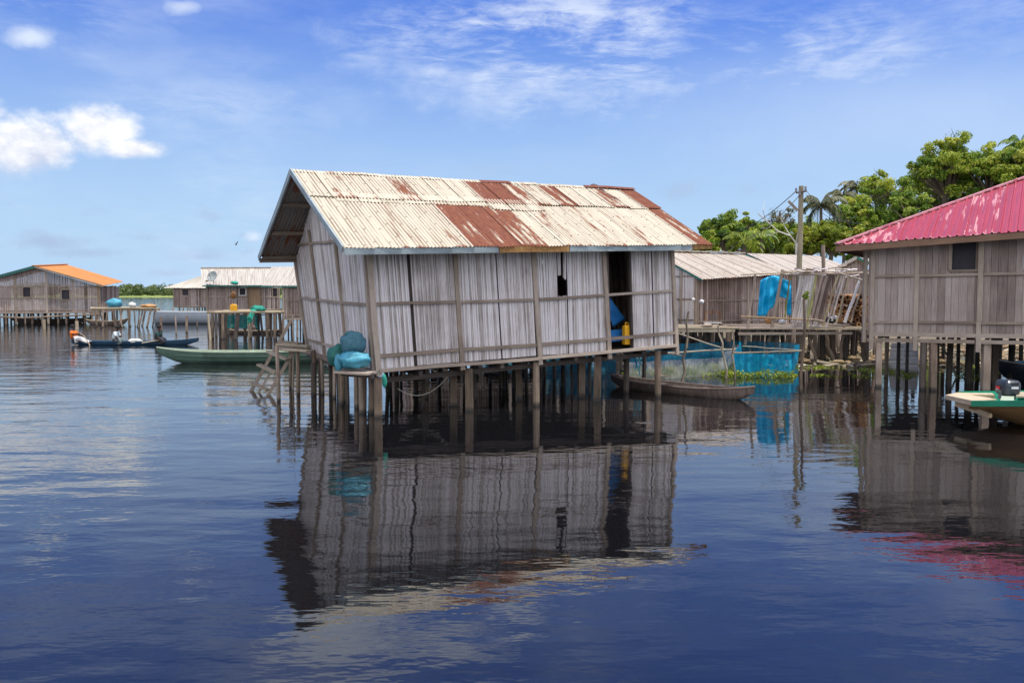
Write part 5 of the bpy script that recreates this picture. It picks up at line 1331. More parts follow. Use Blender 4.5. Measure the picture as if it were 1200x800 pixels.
# blue tarp draped
random.seed(58)
def tarp(u, v):
    # arch of tarpaulin thrown over a rail
    px = 891+u*36; top = 329-6*sin(pi*min(1, u*1.15)); bot = 368 if u < .45 else (345 if u < .6 else 352+6*u)
    bot = lerp(370, 348, min(1, max(0, (u-.3)*4))) if u < .7 else lerp(348, 352, (u-.7)/.3)
    px2 = px + (-3.5)*v*(u < .4)
    return P(px2, lerp(top, bot, v), YF+.35 - .25*sin(pi*u) + .10*noise.noise(V((u*6, v*3, 0))) + .05*sin(u*30))
mb = MB(); mb.grid(tarp, 34, 14, 1, 1.2); mb.build('tarpaulin', 'tarp_blue', smooth=True, solid=.012, label='bright blue tarpaulin draped over the rail at the left of the leaning fence', cat='tarpaulin')
mb = MB(); mb.grid(lambda u, v: P(922+u*5.5, 336+v*33, YF+.2+.05*sin(v*8+u*3)), 5, 10); mb.build('blue_strip', 'tarp_blue', smooth=True, solid=.01, label='narrow blue cloth strip hanging right of the tarpaulin behind a fence pole', cat='cloth')
mb = MB(); mb.blob(P(901, 376, 30), .14, .12, .1, 14, 9, .2, 3, 8); mb.build('clay_pot', 'log', smooth=True, label='round terracotta coloured pot on the deck below the blue tarpaulin', cat='pot')
mb = MB(); mb.blob(P(916, 377, 30.1), .12, .12, .09, 14, 9, .2, 3, 9); mb.build('white_bowl', 'white', smooth=True, label='white bowl on the deck right of the terracotta pot', cat='bowl')
mb = MB(); mb.blob(P(974, 374.5, 29.9), .22, .15, .12, 16, 10, .4, 5, 10, fold=.05); mb.build('bundle', 'motor', smooth=True, label='dark bundle on the deck left of the hollow logs', cat='bundle')
mb = MB(); mb.blob(P(979, 372, 29.75), .06, .05, .07, 12, 8, .1, 5, 11); mb.build('white_cup', 'white', smooth=True, label='small white pot resting on the dark bundle', cat='pot')

# ---- house with grey roof behind
random.seed(60)
H4 = thing('stilt_house', 'house with a long pale grey sheet roof behind the utility pole', 'house', V((P(930, 340, 42).x, 42, 0)))
e0, e1 = P(918, 317.5, 40), P(1012, 319, 42.3); t0, t1 = P(874, 297, 43.2), P(958, 300, 45.5)
slope(H4, e0, e1, t0, t1, 9, 'roof_grey', [.1, .2, .1, .3, .12], pitch=.14, amp=.015)
b0, b1 = t0+(t0-e0)+V((0, 0, -2*(t0.z-e0.z))), t1+(t1-e1)+V((0, 0, -2*(t1.z-e1.z)))
slope(H4, b0, b1, t0, t1, 4, 'roof_grey', .2, pitch=.14, amp=.015)
beam_part('barge_board', e0+V((0, 0, -.05)), t0+V((0, 0, -.05)), .03, .1, 'bag_green', H4)
zf = 1.0
w0 = lerp(e0, t0, .12); w1 = lerp(e1, t1, .12); w0.z = w1.z = zf
cane_wall(H4, w0, w1, e0.z-zf+.1, (.3, -.95, 0), 'reed_warm', .07, battens=(0, .25, .5, .75, 1), rails=(1.0,), bw=.1)
w2, w3 = lerp(b0, t0, .12), lerp(b1, t1, .12); w2.z = w3.z = zf
cane_wall(H4, w0, w2, e0.z-zf+.1, (-1, 0, 0), 'reed_warm', .09, battens=(0, 1), rails=(1.0,), bw=.1)
cane_wall(H4, w1, w3, e0.z-zf+.1, (1, 0, 0), 'reed_warm', .09, battens=(0, 1), rails=(1.0,), bw=.1)
deckbox([w0, w1, w3, w2], .12, 'darkpost', H4); stilts(H4, w0, w1, w2, w3, 6, 3, zf, .09, 'darkpost')
H5 = thing('hut', 'small hut with a green edged gable roof glimpsed left of the red roofed house', 'hut', V((P(1005, 330, 37).x, 37, 0)))
a_, b_, c_ = P(979, 315, 36), P(1004, 302, 36), P(1030, 313, 36)
rv = V((2.2, 3.2, 0))
slope(H5, a_, a_+rv, b_, b_+rv, 4, 'roof_grey', .3, pitch=.2, amp=.02); slope(H5, c_, c_+rv, b_, b_+rv, 4, 'roof_white', .1, pitch=.2, amp=.02)
beam_part('barge_board', a_, b_, .04, .12, 'roof_grey', H5, rust=.2); beam_part('barge_board', b_, c_, .04, .1, 'bag_green', H5)
q0, q1 = V((a_.x+.3, a_.y+.2, .9)), V((c_.x-.3, c_.y+.2, .9)); hh = a_.z-.9
cane_wall(H5, q0, q1, hh, (0, -1, 0), 'reed_warm', .06, battens=(0, .5, 1), rails=(1.0,), bw=.08, top=lambda s_: hh+(b_.z-a_.z)*(1-abs(2*s_-1))-.1)
stilts(H5, q0, q1, q0+rv, q1+rv, 4, 2, .9, .08, 'darkpost')

# ================================================================== RED ROOFED HOUSE
random.seed(71)
L0 = P(1020, 389, 22); a_ = V((.848, -.53, 0)); b_ = V((.53, .848, 0)); ou = -b_; LW = 7.2
zf = L0.z
RH = thing('stilt_house', 'plank house on stilts under a faded raspberry red ribbed roof, right edge', 'house', V((L0.x+2, L0.y, 0)))
def sx_(px, py=320):
    p = on_plane(px, py, L0, ou); return ((p-L0).dot(a_))/LW
L1 = L0 + a_*LW; L1.z = zf+.06
th_ = lambda s_: 2.20 + .05*LW*s_ + .05
w0, w1 = sx_(1112), sx_(1146); zw0 = on_plane(1130, 318, L0, ou).z-zf; zw1 = on_plane(1130, 283, L0, ou).z-zf
s1, s2 = sx_(1075), sx_(1149)
at = cane_wall(RH, L0, L1, 2.2, ou, 'plank', holes=((w0, w1, zw0, zw1),), top=th_, battens=(0.004, s1, s2, .72, .98), rails=(.26, 1.43), plank=True, bw=.10, drop=.45, rail_w=.06)
window(RH, at, w0, w1, zw0, zw1, fw=.055)
o = beam_part('window_post', at(w1+.010, .3, .06), at(w1+.010, th_(w1), .06), .1, .05, 'batten', RH, up=ou)
DW = 6.4
cane_wall(RH, L0+b_*DW, L0, 2.2, -a_, 'reed_warm', .05, battens=(0, .33, .66, 1), rails=(1.43,), bw=.1)
cane_wall(RH, L1, L1+b_*DW, 2.2, a_, 'reed_warm', .07, battens=(0, .5, 1), rails=(1.43,), bw=.1)
cane_wall(RH, L1+b_*DW, L0+b_*DW, 2.2, b_, 'reed_warm', .07, battens=(0, .5, 1), rails=(1.43,), bw=.1)
for off in (-.2, ):
    for f0_, f1_ in ((-.01, .33), (.335, .68), (.685, 1.0)):
        beam_part('floor_beam', lerp(L0, L1, f0_)+ou*.02+V((0, 0, off)), lerp(L0, L1, f1_)+ou*.02+V((0, 0, off)), .09, .09, 'batten', RH)
for i in range(9):
    p = lerp(L0, L1, (i+.3)/9); beam_part('floor_joist', p+V((0, 0, -.11))+ou*.02, p+b_*DW+V((0, 0, -.11)), .08, .08, 'darkpost', RH)
deckbox([L0+b_*.05, L1+b_*.05, L1+b_*DW, L0+b_*DW], .06, 'darkpost', RH)
K = P(980, 287.5, 21.9); es = .05; Hd = 4.3; LE = 9.4
rise = (P(1200, 207, (K+(a_+b_)*Hd).y).z - K.z)*.98
def EP(s_): return K + a_*s_ + V((0, 0, es*s_))
def TP(s_): return K + a_*s_ + b_*Hd + V((0, 0, rise+es*min(s_, 4.3)*.5))
nR = (EP(5)-EP(0)).cross(TP(5)-EP(5)).normalized()
if nR.z < 0: nR = -nR
ns = 13; sw = LE/ns
for i in range(ns):
    s_a, s_b = i*sw-.01, (i+1)*sw+.03
    vm = lambda u, s_a=s_a, s_b=s_b: max(.01, min(1, lerp(s_a, s_b, u)/Hd))
    corr_sheet(RH, EP(s_a)+nR*.003*(i % 2), EP(s_b)+nR*.003*(i % 2), TP(s_a)+nR*.003*(i % 2), TP(s_b)+nR*.003*(i % 2), nR, 'roof_pink', rust=U(.12, .44), pitch=.19, amp=.022, per=9, rows=6, vmax=vm, prof='rib')
bkE = K + b_*2*Hd; T0 = K+(a_+b_)*Hd; T0.z = K.z+rise+es*Hd*.5
T1 = TP(LE)
def tri(name, p, q, r_, m='roof_pink', rust=.3):
    mb = MB(); mb.grid(lambda u, v: lerp(lerp(p, q, u), r_, min(v, .995)), 20, 4, (q-p).length, 4); return mb.build(name, m, RH, rust=rust)
tri('hip_sheet', bkE, K, T0)
mb = MB(); mb.grid(lambda u, v: lerp(lerp(bkE, bkE+a_*LE, u), lerp(T0, T1, u), v), 20, 3, LE, 4); mb.build('back_sheet', 'roof_pink', RH, rust=.3)
for i in range(7):
    p, q = lerp(K, T0, i/7), lerp(K, T0, (i+1)/7+.01); k1, k2 = V((0, 0, .045+.004*(i % 2))), V((0, 0, .045+.004*(i % 2)))
    mb = MB(); mb.beam(p+k1, q+k2, .17, .04, up=(0, 0, 1)); mb.build('hip_cap', 'roof_pink', RH, rust=.62)
beam_part('ridge_cap', T0+V((0, 0, .06)), T1+V((0, 0, .06)), .3, .05, 'roof_pink', RH, rust=.6)
beam_part('eave_board', EP(0)+V((0, 0, -.09))+b_*.03, EP(4.5)+V((0, 0, -.09))+b_*.03, .035, .15, 'eave_brown', RH)
beam_part('eave_board', EP(4.51)+V((0, 0, -.09))+b_*.03, EP(LE)+V((0, 0, -.09))+b_*.03, .035, .15, 'eave_brown', RH)
beam_part('eave_board', K+V((0, 0, -.09)), bkE+V((0, 0, -.09)), .035, .14, 'eave_brown', RH)
for i in range(10):
    s_ = .5+i*.95
    top_ = lerp(EP(s_), TP(s_), min(1, s_/Hd)); beam_part('rafter', EP(s_)-nR*.06, top_-nR*.06, .05, .07, 'batten', RH, up=nR)
g = P(1014.5, 300, 22.1); beam_part('porch_post', V((g.x, g.y, 1.15)), V((g.x, g.y, K.z-.05)), .09, .08, 'batten', RH, up=(0, 1, 0))
for (px, py, r_, m_, kd) in ((1023, 457, .07, 'post', 'beam'), (1075, 461, .085, 'darkpost', 'tube'), (1085, 463, .075, 'post', 'beam'), (1112, 452, .08, 'darkpost', 'tube'), (1135, 449, .10, 'darkpost', 'tube'), (1154, 460, .085, 'post', 'beam'), (1164, 450, .10, 'post', 'tube'),
                        (1052, 441, .05, 'darkpost', 'tube'), (1062, 438, .05, 'darkpost', 'tube'), (1038, 442, .06, 'post', 'tube'), (1098, 440, .05, 'post', 'tube'), (1122, 438, .06, 'post', 'tube'), (1145, 440, .06, 'darkpost', 'tube'), (1185, 446, .09, 'darkpost', 'tube'), (1195, 440, .06, 'post', 'tube'),
                        (1030, 430, .06, 'darkpost', 'tube'), (1070, 428, .06, 'darkpost', 'tube'), (1105, 427, .06, 'darkpost', 'tube'), (1140, 428, .06, 'darkpost', 'tube'), (1172, 430, .06, 'darkpost', 'tube')):
    g = W(px, py); s_ = (g-V((L0.x, L0.y, 0))).dot(a_); d_ = (g-V((L0.x, L0.y, 0))).dot(b_)
    if d_ < .02: g = g + b_*(.02-d_)
    mb = MB(); post(mb, g.x, g.y, -2.6, zf-.14-.02, r_, .06, 7, kd); mb.build('stilt', m_, RH)
for (s_, d_) in ((4.2, .1), (5.4, .1), (6.6, .1), (4.0, 3), (5.5, 3), (7, 3), (4, 6.2), (5.5, 6.2), (7, 6.2)):
    g = V((L0.x, L0.y, 0))+a_*s_+b_*d_; mb = MB(); post(mb, g.x, g.y, -2.6, zf-.14, .08, .06, 7); mb.build('stilt', 'darkpost', RH)
# things in the mud below
random.seed(72)
cs = [P(1040, 436, 27.5), P(1077, 436, 26.8), P(1044, 402, 28.2), P(1076, 402, 27.6)]
nn = (cs[1]-cs[0]).cross(cs[2]-cs[0]).normalized()
SW_ = thing('metal_sheets', 'white corrugated sheets propped in the mud beneath the red roofed house', 'metal sheets', W(1058, 437))
for i in range(2):
    u0, u1 = i*.5, i*.5+.52
    lo0, lo1 = lerp(cs[0], cs[1], u0), lerp(cs[0], cs[1], min(1, u1)); hi0, hi1 = lerp(cs[2], cs[3], u0), lerp(cs[2], cs[3], min(1, u1))
    nn2 = nn if nn.y < 0 else -nn
    corr_sheet(SW_, lo0, hi0, lo1, hi1, nn2, 'roof_white', rust=.1, pitch=.13, amp=.018, rows=2, name='sheet')
def rag(name, c, r, m, label, cat, seed):
    mb = MB(); mb.blob(c, r[0], r[1], r[2], 16, 10, .35, 3, seed, fold=.05); return mb.build(name, m, smooth=True, label=label, cat=cat)
g = W(1094, 436)
stick('cloth_line', [P(1080, 399.5, 25), P(1110, 400.5, 25)], .012, .012, 'rope', label='thin line strung beneath the floor of the red roofed house', cat='rope')
cloth('red_cloth', P(1091, 400, 25), P(1098, 400, 25), P(1092, 413, 25), P(1099, 412, 25), 'red_cloth', amp=.05, folds=2, nu=10, nv=8, label='small red cloth hanging below the floor of the red roofed house', cat='cloth', solid=.01)
cloth('white_cloth', P(1088, 406, 25.1), P(1098, 412, 25.2), P(1088, 421, 25.1), P(1099, 428, 25.2), 'white', amp=.06, folds=2, nu=10, nv=8, label='white cloth hanging beside the red one in the shade of the stilts', cat='cloth', solid=.01)
stick('leaning_stick', wob(P(1100, 401, 24.5), P(1111, 417, 24.5), 3, .02)+[P(1122, 436, 24.5)+V((0, 0, -.2))], .035, .03, 'bamboo', label='pale stick leaning among the stilts right of the white cloth', cat='stick')
mb = MB()
for i in range(260):
    px = U(905, 1240); y_ = U(27.5, 36); g = P(px, 400, y_)
    gz = .02 + .06*(y_ > 31) + max(0, min(.35, (y_-31.5)*.1))
    a = V((g.x, g.y, gz)); b = a+V((U(-.7, .7), U(-.4, .4), U(-.02, .12))); 
    if R() < .6: mb.tube([a, b], U(.02, .06), 5)
    else: mb.beam(a, b, U(.08, .25), U(.02, .05))
mb.build('driftwood', 'straw', kind='stuff', label='pale driftwood and broken planks strewn in the mud beneath the houses', cat='driftwood')
mb = MB()
for i in range(150):
    px = U(905, 1240); y_ = U(28.5, 35); g = P(px, 400, y_); mb.blob(V((g.x, g.y, .10+max(0, min(.35, (y_-31.5)*.1)))), U(.06, .28), U(.06, .2), U(.04, .14), 8, 5, .4, 3, i)
mb.build('rubble', 'ochre', kind='stuff', label='tan clods and rubble on the bank beneath the houses', cat='rubble')
hy_patch('bank_plants', 'floating leaves in flat streaks below the log stack and red roofed house', [(950, 441), (1150, 446), (1150, 424), (960, 421)], 5200, 4, .04, .05, clump=.2)
hy_patch('bank_plants', 'sparse water plants in the shade under the long board deck', [(930, 434), (1010, 434), (1010, 420), (930, 420)], 900, 5, .06, .05, clump=.18)
hy_patch('bank_plants', 'water plants beside the dark moored boat at the right edge', [(1150, 440), (1300, 446), (1300, 424), (1150, 424)], 2200, 6, .05, .05, clump=.2)

# ================================================================== LOW HOUSE HIDDEN BEHIND THE LEANING ONE
random.seed(81)
q0, q1 = V((-3.6, 30.0, .95)), V((5.2, 32.5, .95)); dq = (q1-q0).normalized(); bq = V((-dq.y, dq.x, 0))*4.5
HH = thing('stilt_house', 'low dark cane house glimpsed between the stilts behind the leaning house', 'house', V((.8, 31.5, 0)))
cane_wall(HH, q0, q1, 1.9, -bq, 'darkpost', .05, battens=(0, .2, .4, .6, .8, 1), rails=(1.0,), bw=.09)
cane_wall(HH, q0+bq, q0, 1.9, -dq, 'reed_warm', .06, battens=(0, .5, 1), rails=(1.0,), bw=.09)
cane_wall(HH, q1, q1+bq, 1.9, dq, 'reed_warm', .06, battens=(0, .5, 1), rails=(1.0,), bw=.09)
u2 = V((0, 0, 1.95)); e_ = -bq.normalized()*.4
slope(HH, q0+u2+e_, q1+u2+e_, q0+u2+bq*.5+V((0, 0, .75)), q1+u2+bq*.5+V((0, 0, .75)), 8, 'roof_grey', .3, pitch=.2, amp=.02)
slope(HH, q0+u2+bq-e_, q1+u2+bq-e_, q0+u2+bq*.5+V((0, 0, .75)), q1+u2+bq*.5+V((0, 0, .75)), 8, 'roof_grey', .3, pitch=.2, amp=.02)
deckbox([q0, q1, q1+bq, q0+bq], .14, 'darkpost', HH)
stilts(HH, q0, q1, q0+bq, q1+bq, 15, 6, .95, .09, 'darkpost', lean=.15)
mb = MB()
for i in range(70):
    x = U(-4, 6); y = U(27.5, 36); a = V((x, y, U(-.2, .7))); mb.tube([a, a+V((U(-.8, .8), U(-.5, .5), U(-.5, .3)))], U(.02, .06), 5)
mb.build('brushwood', 'darkpost', kind='stuff', label='dark brushwood and broken poles tangled under the low hidden house', cat='brushwood')
cloth('hanging_net', P(566, 422, 28.5), P(612, 420, 28.5), P(566, 436, 28.5), P(612, 437, 28.5), 'net_teal', nu=16, nv=8, amp=.15, folds=4, seed=27, label='small dark teal net hanging left of the larger one behind the stilts', cat='net')

# ================================================================== UTILITY POLE
PL = thing('utility_pole', 'tall leaning timber utility pole with cables behind the cane fence', 'utility pole', V((P(936, 400, 36).x, 36, .3)))
pt_ = P(938.5, 218, 36); pb_ = V((P(935.5, 400, 36).x, 36, .2))
mb = MB(); mb.tube([lerp(pb_, pt_, i/6)+V((U(-.02, .02), 0, 0)) for i in range(7)], [.13, .125, .12, .115, .11, .105, .10], 10); mb.build('pole', 'polewood', PL)
beam_part('bracket', P(923, 236, 36)+V((0, -.1, 0)), P(934, 247, 36)+V((0, -.1, 0)), .08, .09, 'batten', PL)
beam_part('crossarm', P(933, 226, 35.8), P(945, 224, 35.9), .07, .07, 'darkpost', PL)
for i, (x, y) in enumerate(((933, 224), (937, 228), (944, 222))):
    mb = MB(); g = P(x, y, 35.8); mb.tube([g+V((0, 0, -.03)), g+V((0, 0, .12))], .045, 7); mb.build('insulator', 'motor_grey', PL)
def wire(label, a, b, sag, r=.012, m='wire', n=20):
    pts = [lerp(a, b, i/n)+V((0, 0, -sag*4*(i/n)*(1-i/n))) for i in range(n+1)]
    mb = MB(); mb.tube(pts, r, 5); return mb.build('cable', m, label=label, cat='cable')
wire('upper cable sagging from the utility pole toward the left', P(933, 224, 35.8), P(842, 275, 60), .5, .018)
wire('thin lower cable from the utility pole toward the left', P(937, 229, 35.8), P(838, 282, 60), .9, .014)
wire('short service cable from the utility pole toward the red roofed house', P(944, 222, 35.8), P(1010, 262, 26), .35, .010)
wire('slack second cable right of the utility pole', P(945, 228, 35.8), P(1004, 252, 50), .7, .010)
mb = MB(); mb.tube(wob(V((P(911, 400, 37).x, 37, .2)), P(911.5, 287, 37), 5, .02), [.08]*6, 7)
mb.build('short_post', 'batten', label='short grey post rising above the grey roof right of the utility pole', cat='post') if False else None
mb = MB(); mb.tube(wob(V((P(964.5, 400, 37).x, 37, .2)), P(964.5, 287, 37), 5, .02), [.08]*6, 7); mb.build('short_post', 'batten', label='short grey post rising in front of the long grey roof right of the utility pole', cat='post')

# ================================================================== TREES
LANDZ = .5
def tree(name, label, px, D_, ytop, hw_px, ybot, lm, seed, ncl=22, nl=230, leaf=.2, cat='tree', bark='bark', gap=.5, bare=0, open_=.0, group='trees behind the houses on the right', shell=.35):
    rg = random.Random(seed)
    ptop = P(px, ytop, D_); pbot = P(px, ybot, D_); hw = hw_px/1000*D_
    cz = (ptop.z+pbot.z)/2; hz = (ptop.z-pbot.z)/2
    r = thing(name, label, cat, V((ptop.x, D_, LANDZ)), group)
    base = V((ptop.x+rg.uniform(-.3, .3)*hw, D_, LANDZ-.3)); fork = V((ptop.x, D_, max(LANDZ+.8, pbot.z+hz*.25)))
    mb = MB(); tr = .045*(ptop.z-LANDZ)**.8*.6+.06
    mid_ = (base+fork)/2+V((rg.uniform(-.3, .3), 0, 0))
    mb.tube([base, mid_, fork, V((ptop.x+rg.uniform(-.1, .1)*hw, D_, cz+hz*.5))], [tr*1.25, tr, tr*.8, tr*.3], 8, r=.5); mb.build('trunk', bark, r)
    lb = MB(); cr = MB()
    for i in range(int(ncl*1.6)):
        th = rg.random()*2*pi; z = rg.uniform(-.75, 1); q = sqrt(max(0, 1-z*z)); k = rg.uniform(.45, 1.08)
        c = V((ptop.x+cos(th)*q*hw*k, D_+sin(th)*q*hw*k*.9, cz+z*hz*k))
        cs_ = rg.uniform(.10, .27)*min(hw, hz*1.25)+.12
        m1 = lerp(fork, c, .5)+V((rg.uniform(-.2, .2), rg.uniform(-.2, .2), rg.uniform(0, .3)))*hw*.3
        lb.tube([fork, m1, c], [tr*.42, tr*.26, tr*.10], 5, r=rg.random())
        if rg.random() < bare: 
            for kk in range(4):
                e = c+V((rg.uniform(-1, 1), rg.uniform(-1, 1), rg.uniform(-.2, 1)))*cs_*1.2; lb.tube([c, e], [tr*.1, tr*.03], 4, r=.6)
            leafquads(cr, c, cs_*1.2, cs_*1.2, cs_, int(nl*.25), leaf*.7, rg.uniform(.3, .6), .25, shell=.2, rng=rg); continue
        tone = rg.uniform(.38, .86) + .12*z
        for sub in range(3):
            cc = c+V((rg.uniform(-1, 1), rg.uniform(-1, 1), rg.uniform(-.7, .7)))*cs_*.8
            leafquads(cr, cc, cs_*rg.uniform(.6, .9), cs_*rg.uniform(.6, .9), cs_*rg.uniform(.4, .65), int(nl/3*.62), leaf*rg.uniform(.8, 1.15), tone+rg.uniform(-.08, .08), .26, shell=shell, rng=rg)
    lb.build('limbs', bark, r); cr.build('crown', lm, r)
    return r
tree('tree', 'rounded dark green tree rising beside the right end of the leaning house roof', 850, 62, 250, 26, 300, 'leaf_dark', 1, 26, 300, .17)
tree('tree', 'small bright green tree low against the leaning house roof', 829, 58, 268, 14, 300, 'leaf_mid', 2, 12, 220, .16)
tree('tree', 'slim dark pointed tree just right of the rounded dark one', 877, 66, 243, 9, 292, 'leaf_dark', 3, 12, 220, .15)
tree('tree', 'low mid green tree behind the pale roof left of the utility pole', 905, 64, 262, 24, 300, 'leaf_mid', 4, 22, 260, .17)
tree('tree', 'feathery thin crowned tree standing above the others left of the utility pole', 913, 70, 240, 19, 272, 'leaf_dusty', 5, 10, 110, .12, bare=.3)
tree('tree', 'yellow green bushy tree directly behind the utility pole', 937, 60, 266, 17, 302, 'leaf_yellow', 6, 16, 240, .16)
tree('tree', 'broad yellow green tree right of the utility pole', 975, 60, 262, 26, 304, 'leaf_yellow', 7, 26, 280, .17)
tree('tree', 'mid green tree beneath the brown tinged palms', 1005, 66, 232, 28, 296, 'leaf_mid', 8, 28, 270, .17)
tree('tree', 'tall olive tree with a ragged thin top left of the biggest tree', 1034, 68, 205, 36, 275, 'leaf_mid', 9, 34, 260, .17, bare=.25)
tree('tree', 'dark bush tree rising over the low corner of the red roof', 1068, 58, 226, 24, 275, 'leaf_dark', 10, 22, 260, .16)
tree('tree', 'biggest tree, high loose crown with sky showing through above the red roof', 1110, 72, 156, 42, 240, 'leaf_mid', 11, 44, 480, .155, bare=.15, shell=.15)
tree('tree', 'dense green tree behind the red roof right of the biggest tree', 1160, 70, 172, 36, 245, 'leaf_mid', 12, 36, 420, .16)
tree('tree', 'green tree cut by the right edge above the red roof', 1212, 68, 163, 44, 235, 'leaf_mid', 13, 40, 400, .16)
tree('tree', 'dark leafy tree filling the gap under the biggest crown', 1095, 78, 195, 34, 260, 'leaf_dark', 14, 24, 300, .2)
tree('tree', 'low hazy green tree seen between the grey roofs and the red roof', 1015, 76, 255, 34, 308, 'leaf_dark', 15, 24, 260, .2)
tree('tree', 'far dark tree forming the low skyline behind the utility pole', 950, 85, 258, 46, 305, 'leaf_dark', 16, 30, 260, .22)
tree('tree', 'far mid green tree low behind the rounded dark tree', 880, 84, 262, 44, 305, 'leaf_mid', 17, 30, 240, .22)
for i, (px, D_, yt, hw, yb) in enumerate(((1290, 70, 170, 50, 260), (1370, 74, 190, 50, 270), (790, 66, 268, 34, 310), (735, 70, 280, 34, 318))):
    tree('tree', ['big tree beyond the right edge', 'farthest tree beyond the right edge', 'tree hidden behind the right end of the leaning house', 'low tree hidden behind the middle of the leaning house'][i], px, D_, yt, hw, yb, 'leaf_mid', 20+i, 22, 200, .26)
# undergrowth on the bank behind the houses
mb = MB(); rg = random.Random(9)
for i in range(230):
    x = rg.uniform(7, 64); y = rg.uniform(50, 68); s_ = rg.uniform(1.2, 3.0)
    leafquads(mb, (x, y, s_*.5+.3), s_*1.1, s_*1.1, s_*.8, 110, .2, rg.uniform(.25, .6), .25, rng=rg)
mb.build('undergrowth', 'leaf_mid', kind='stuff', label='low green undergrowth on the bank behind the houses', cat='undergrowth')

def palm(label, px, D_, ytop, frl, lm, seed, nf=17, trunkh=None, droop=1.0, lean=0.0):
    rg = random.Random(seed); top = P(px, ytop, D_)
    r = thing('palm_tree', label, 'palm tree', V((top.x+lean, D_, LANDZ)), 'palms behind the houses')
    mb = MB(); b0_ = V((top.x+lean, D_, LANDZ-.3)); mb.tube([b0_, lerp(b0_, top, .5)+V((.15, 0, 0)), top], [.17, .12, .10], 8); mb.build('trunk', 'bark', r)
    def frond(length, elev, droop_):
        mb = MB(); pts = []; n_ = 12; x = 0; z = 0; e = elev
        for i in range(n_+1):
            pts.append(V((x, 0, z))); st = length/n_; x += cos(e)*st; z += sin(e)*st; e -= droop_*(.10+.02*i)
        mb.tube(pts, [.035*(1-.8*i/n_) for i in range(n_+1)], 4, r=.8)
        for i in range(1, n_+1):
            for s_ in (-1, 1):
                for h in (0, .5):
                    p = lerp(pts[i-1], pts[i], h+.2); t_ = (i-1+h)/n_; ll = length*.26*(sin(pi*min(1, .12+t_*.86))**.7)*rg.uniform(.8, 1.1)
                    d = V((.55, s_*.85, -.35-.5*rg.random()-.5*t_)).normalized(); w_ = V((1, 0, .1)).normalized()*.055
                    q = min(1, max(0, .5+rg.uniform(-.35, .35)))
                    mb.add([p-w_, p+w_, p+d*ll*.6+w_*.8+V((0, 0, -.03)), p+d*ll+V((0, 0, -.12*ll))], [(0, 1, 2, 3)], [[(0, 0), (1, 0), (1, 1), (0, 1)]], r=q)
        return mb
    protos = []
    for k in range(3):
        el_ = (1.0, .45, -.05)[k]
        mbf = frond(frl, el_, droop*(1.0, 1.05, .9)[k]); o = mbf.build('frond', lm, None, loc=(0, 0, 0)); protos.append(o)
    for i in range(nf):
        k = i % 3; src = protos[k]
        o = src if i < 3 else src.copy()
        if i >= 3: C.objects.link(o)
        o.parent = r; o.location = top-ORG[r.name]; o.rotation_euler = (rg.uniform(-.1, .1), rg.uniform(-.12, .12), i*2.4+rg.uniform(-.3, .3)); s_ = rg.uniform(.85, 1.1); o.scale = (s_,)*3
    return r
palm('drooping palm with dusty brown fronds, leftmost of the tall palms', 962, 62, 241, 2.1, 'leaf_dusty', 1)
palm('second dusty palm rising close behind the leftmost one', 988, 69, 232, 2.0, 'leaf_dusty', 2)
palm('brown tinged palm highest of the three beside the olive tree', 1004, 71, 220, 1.9, 'leaf_dusty', 3)
palm('low palm with yellow green fronds fanning over the pale roof', 872, 52, 284, 1.5, 'leaf_yellow', 4, 15, droop=.8)
palm('low green palm left of the dead white branches', 892, 58, 277, 1.5, 'leaf_mid', 5, 15)
palm('palm with dark fronds at the top right corner of the tree line', 1196, 73, 170, 2.4, 'leaf_dark', 6)
# bleached dead tree
random.seed(75)
DT = thing('dead_tree', 'bare bleached tree with thin white branches left of the utility pole', 'tree', V((P(932, 400, 50).x, 50, .4)))
base = V((P(932.5, 400, 50).x, 50, .3)); f1 = P(933, 285, 50)
mb = MB(); mb.tube([base, P(934, 330, 50), f1], [.12, .09, .07], 7); mb.build('trunk', 'bark_pale', DT)
mb = MB()
for pts, r_ in (([(933, 285), (926, 276), (912, 271), (897, 258), (888, 250)], .055), ([(926, 276), (920, 266), (915, 255)], .04), ([(933, 285), (934, 276), (937, 268)], .04), ([(912, 271), (905, 275), (898, 276)], .025), ([(897, 258), (894, 246), (896, 236)], .025), ([(937, 268), (940, 258), (938, 250)], .02), ([(905, 264), (899, 268), (892, 267)], .02)):
    q = [P(x, y, 50+U(-.3, .3)) for x, y in pts]; mb.tube(q, [r_*(1-.6*i/len(q)) for i in range(len(q))], 5)
mb.build('limbs', 'bark_pale', DT)

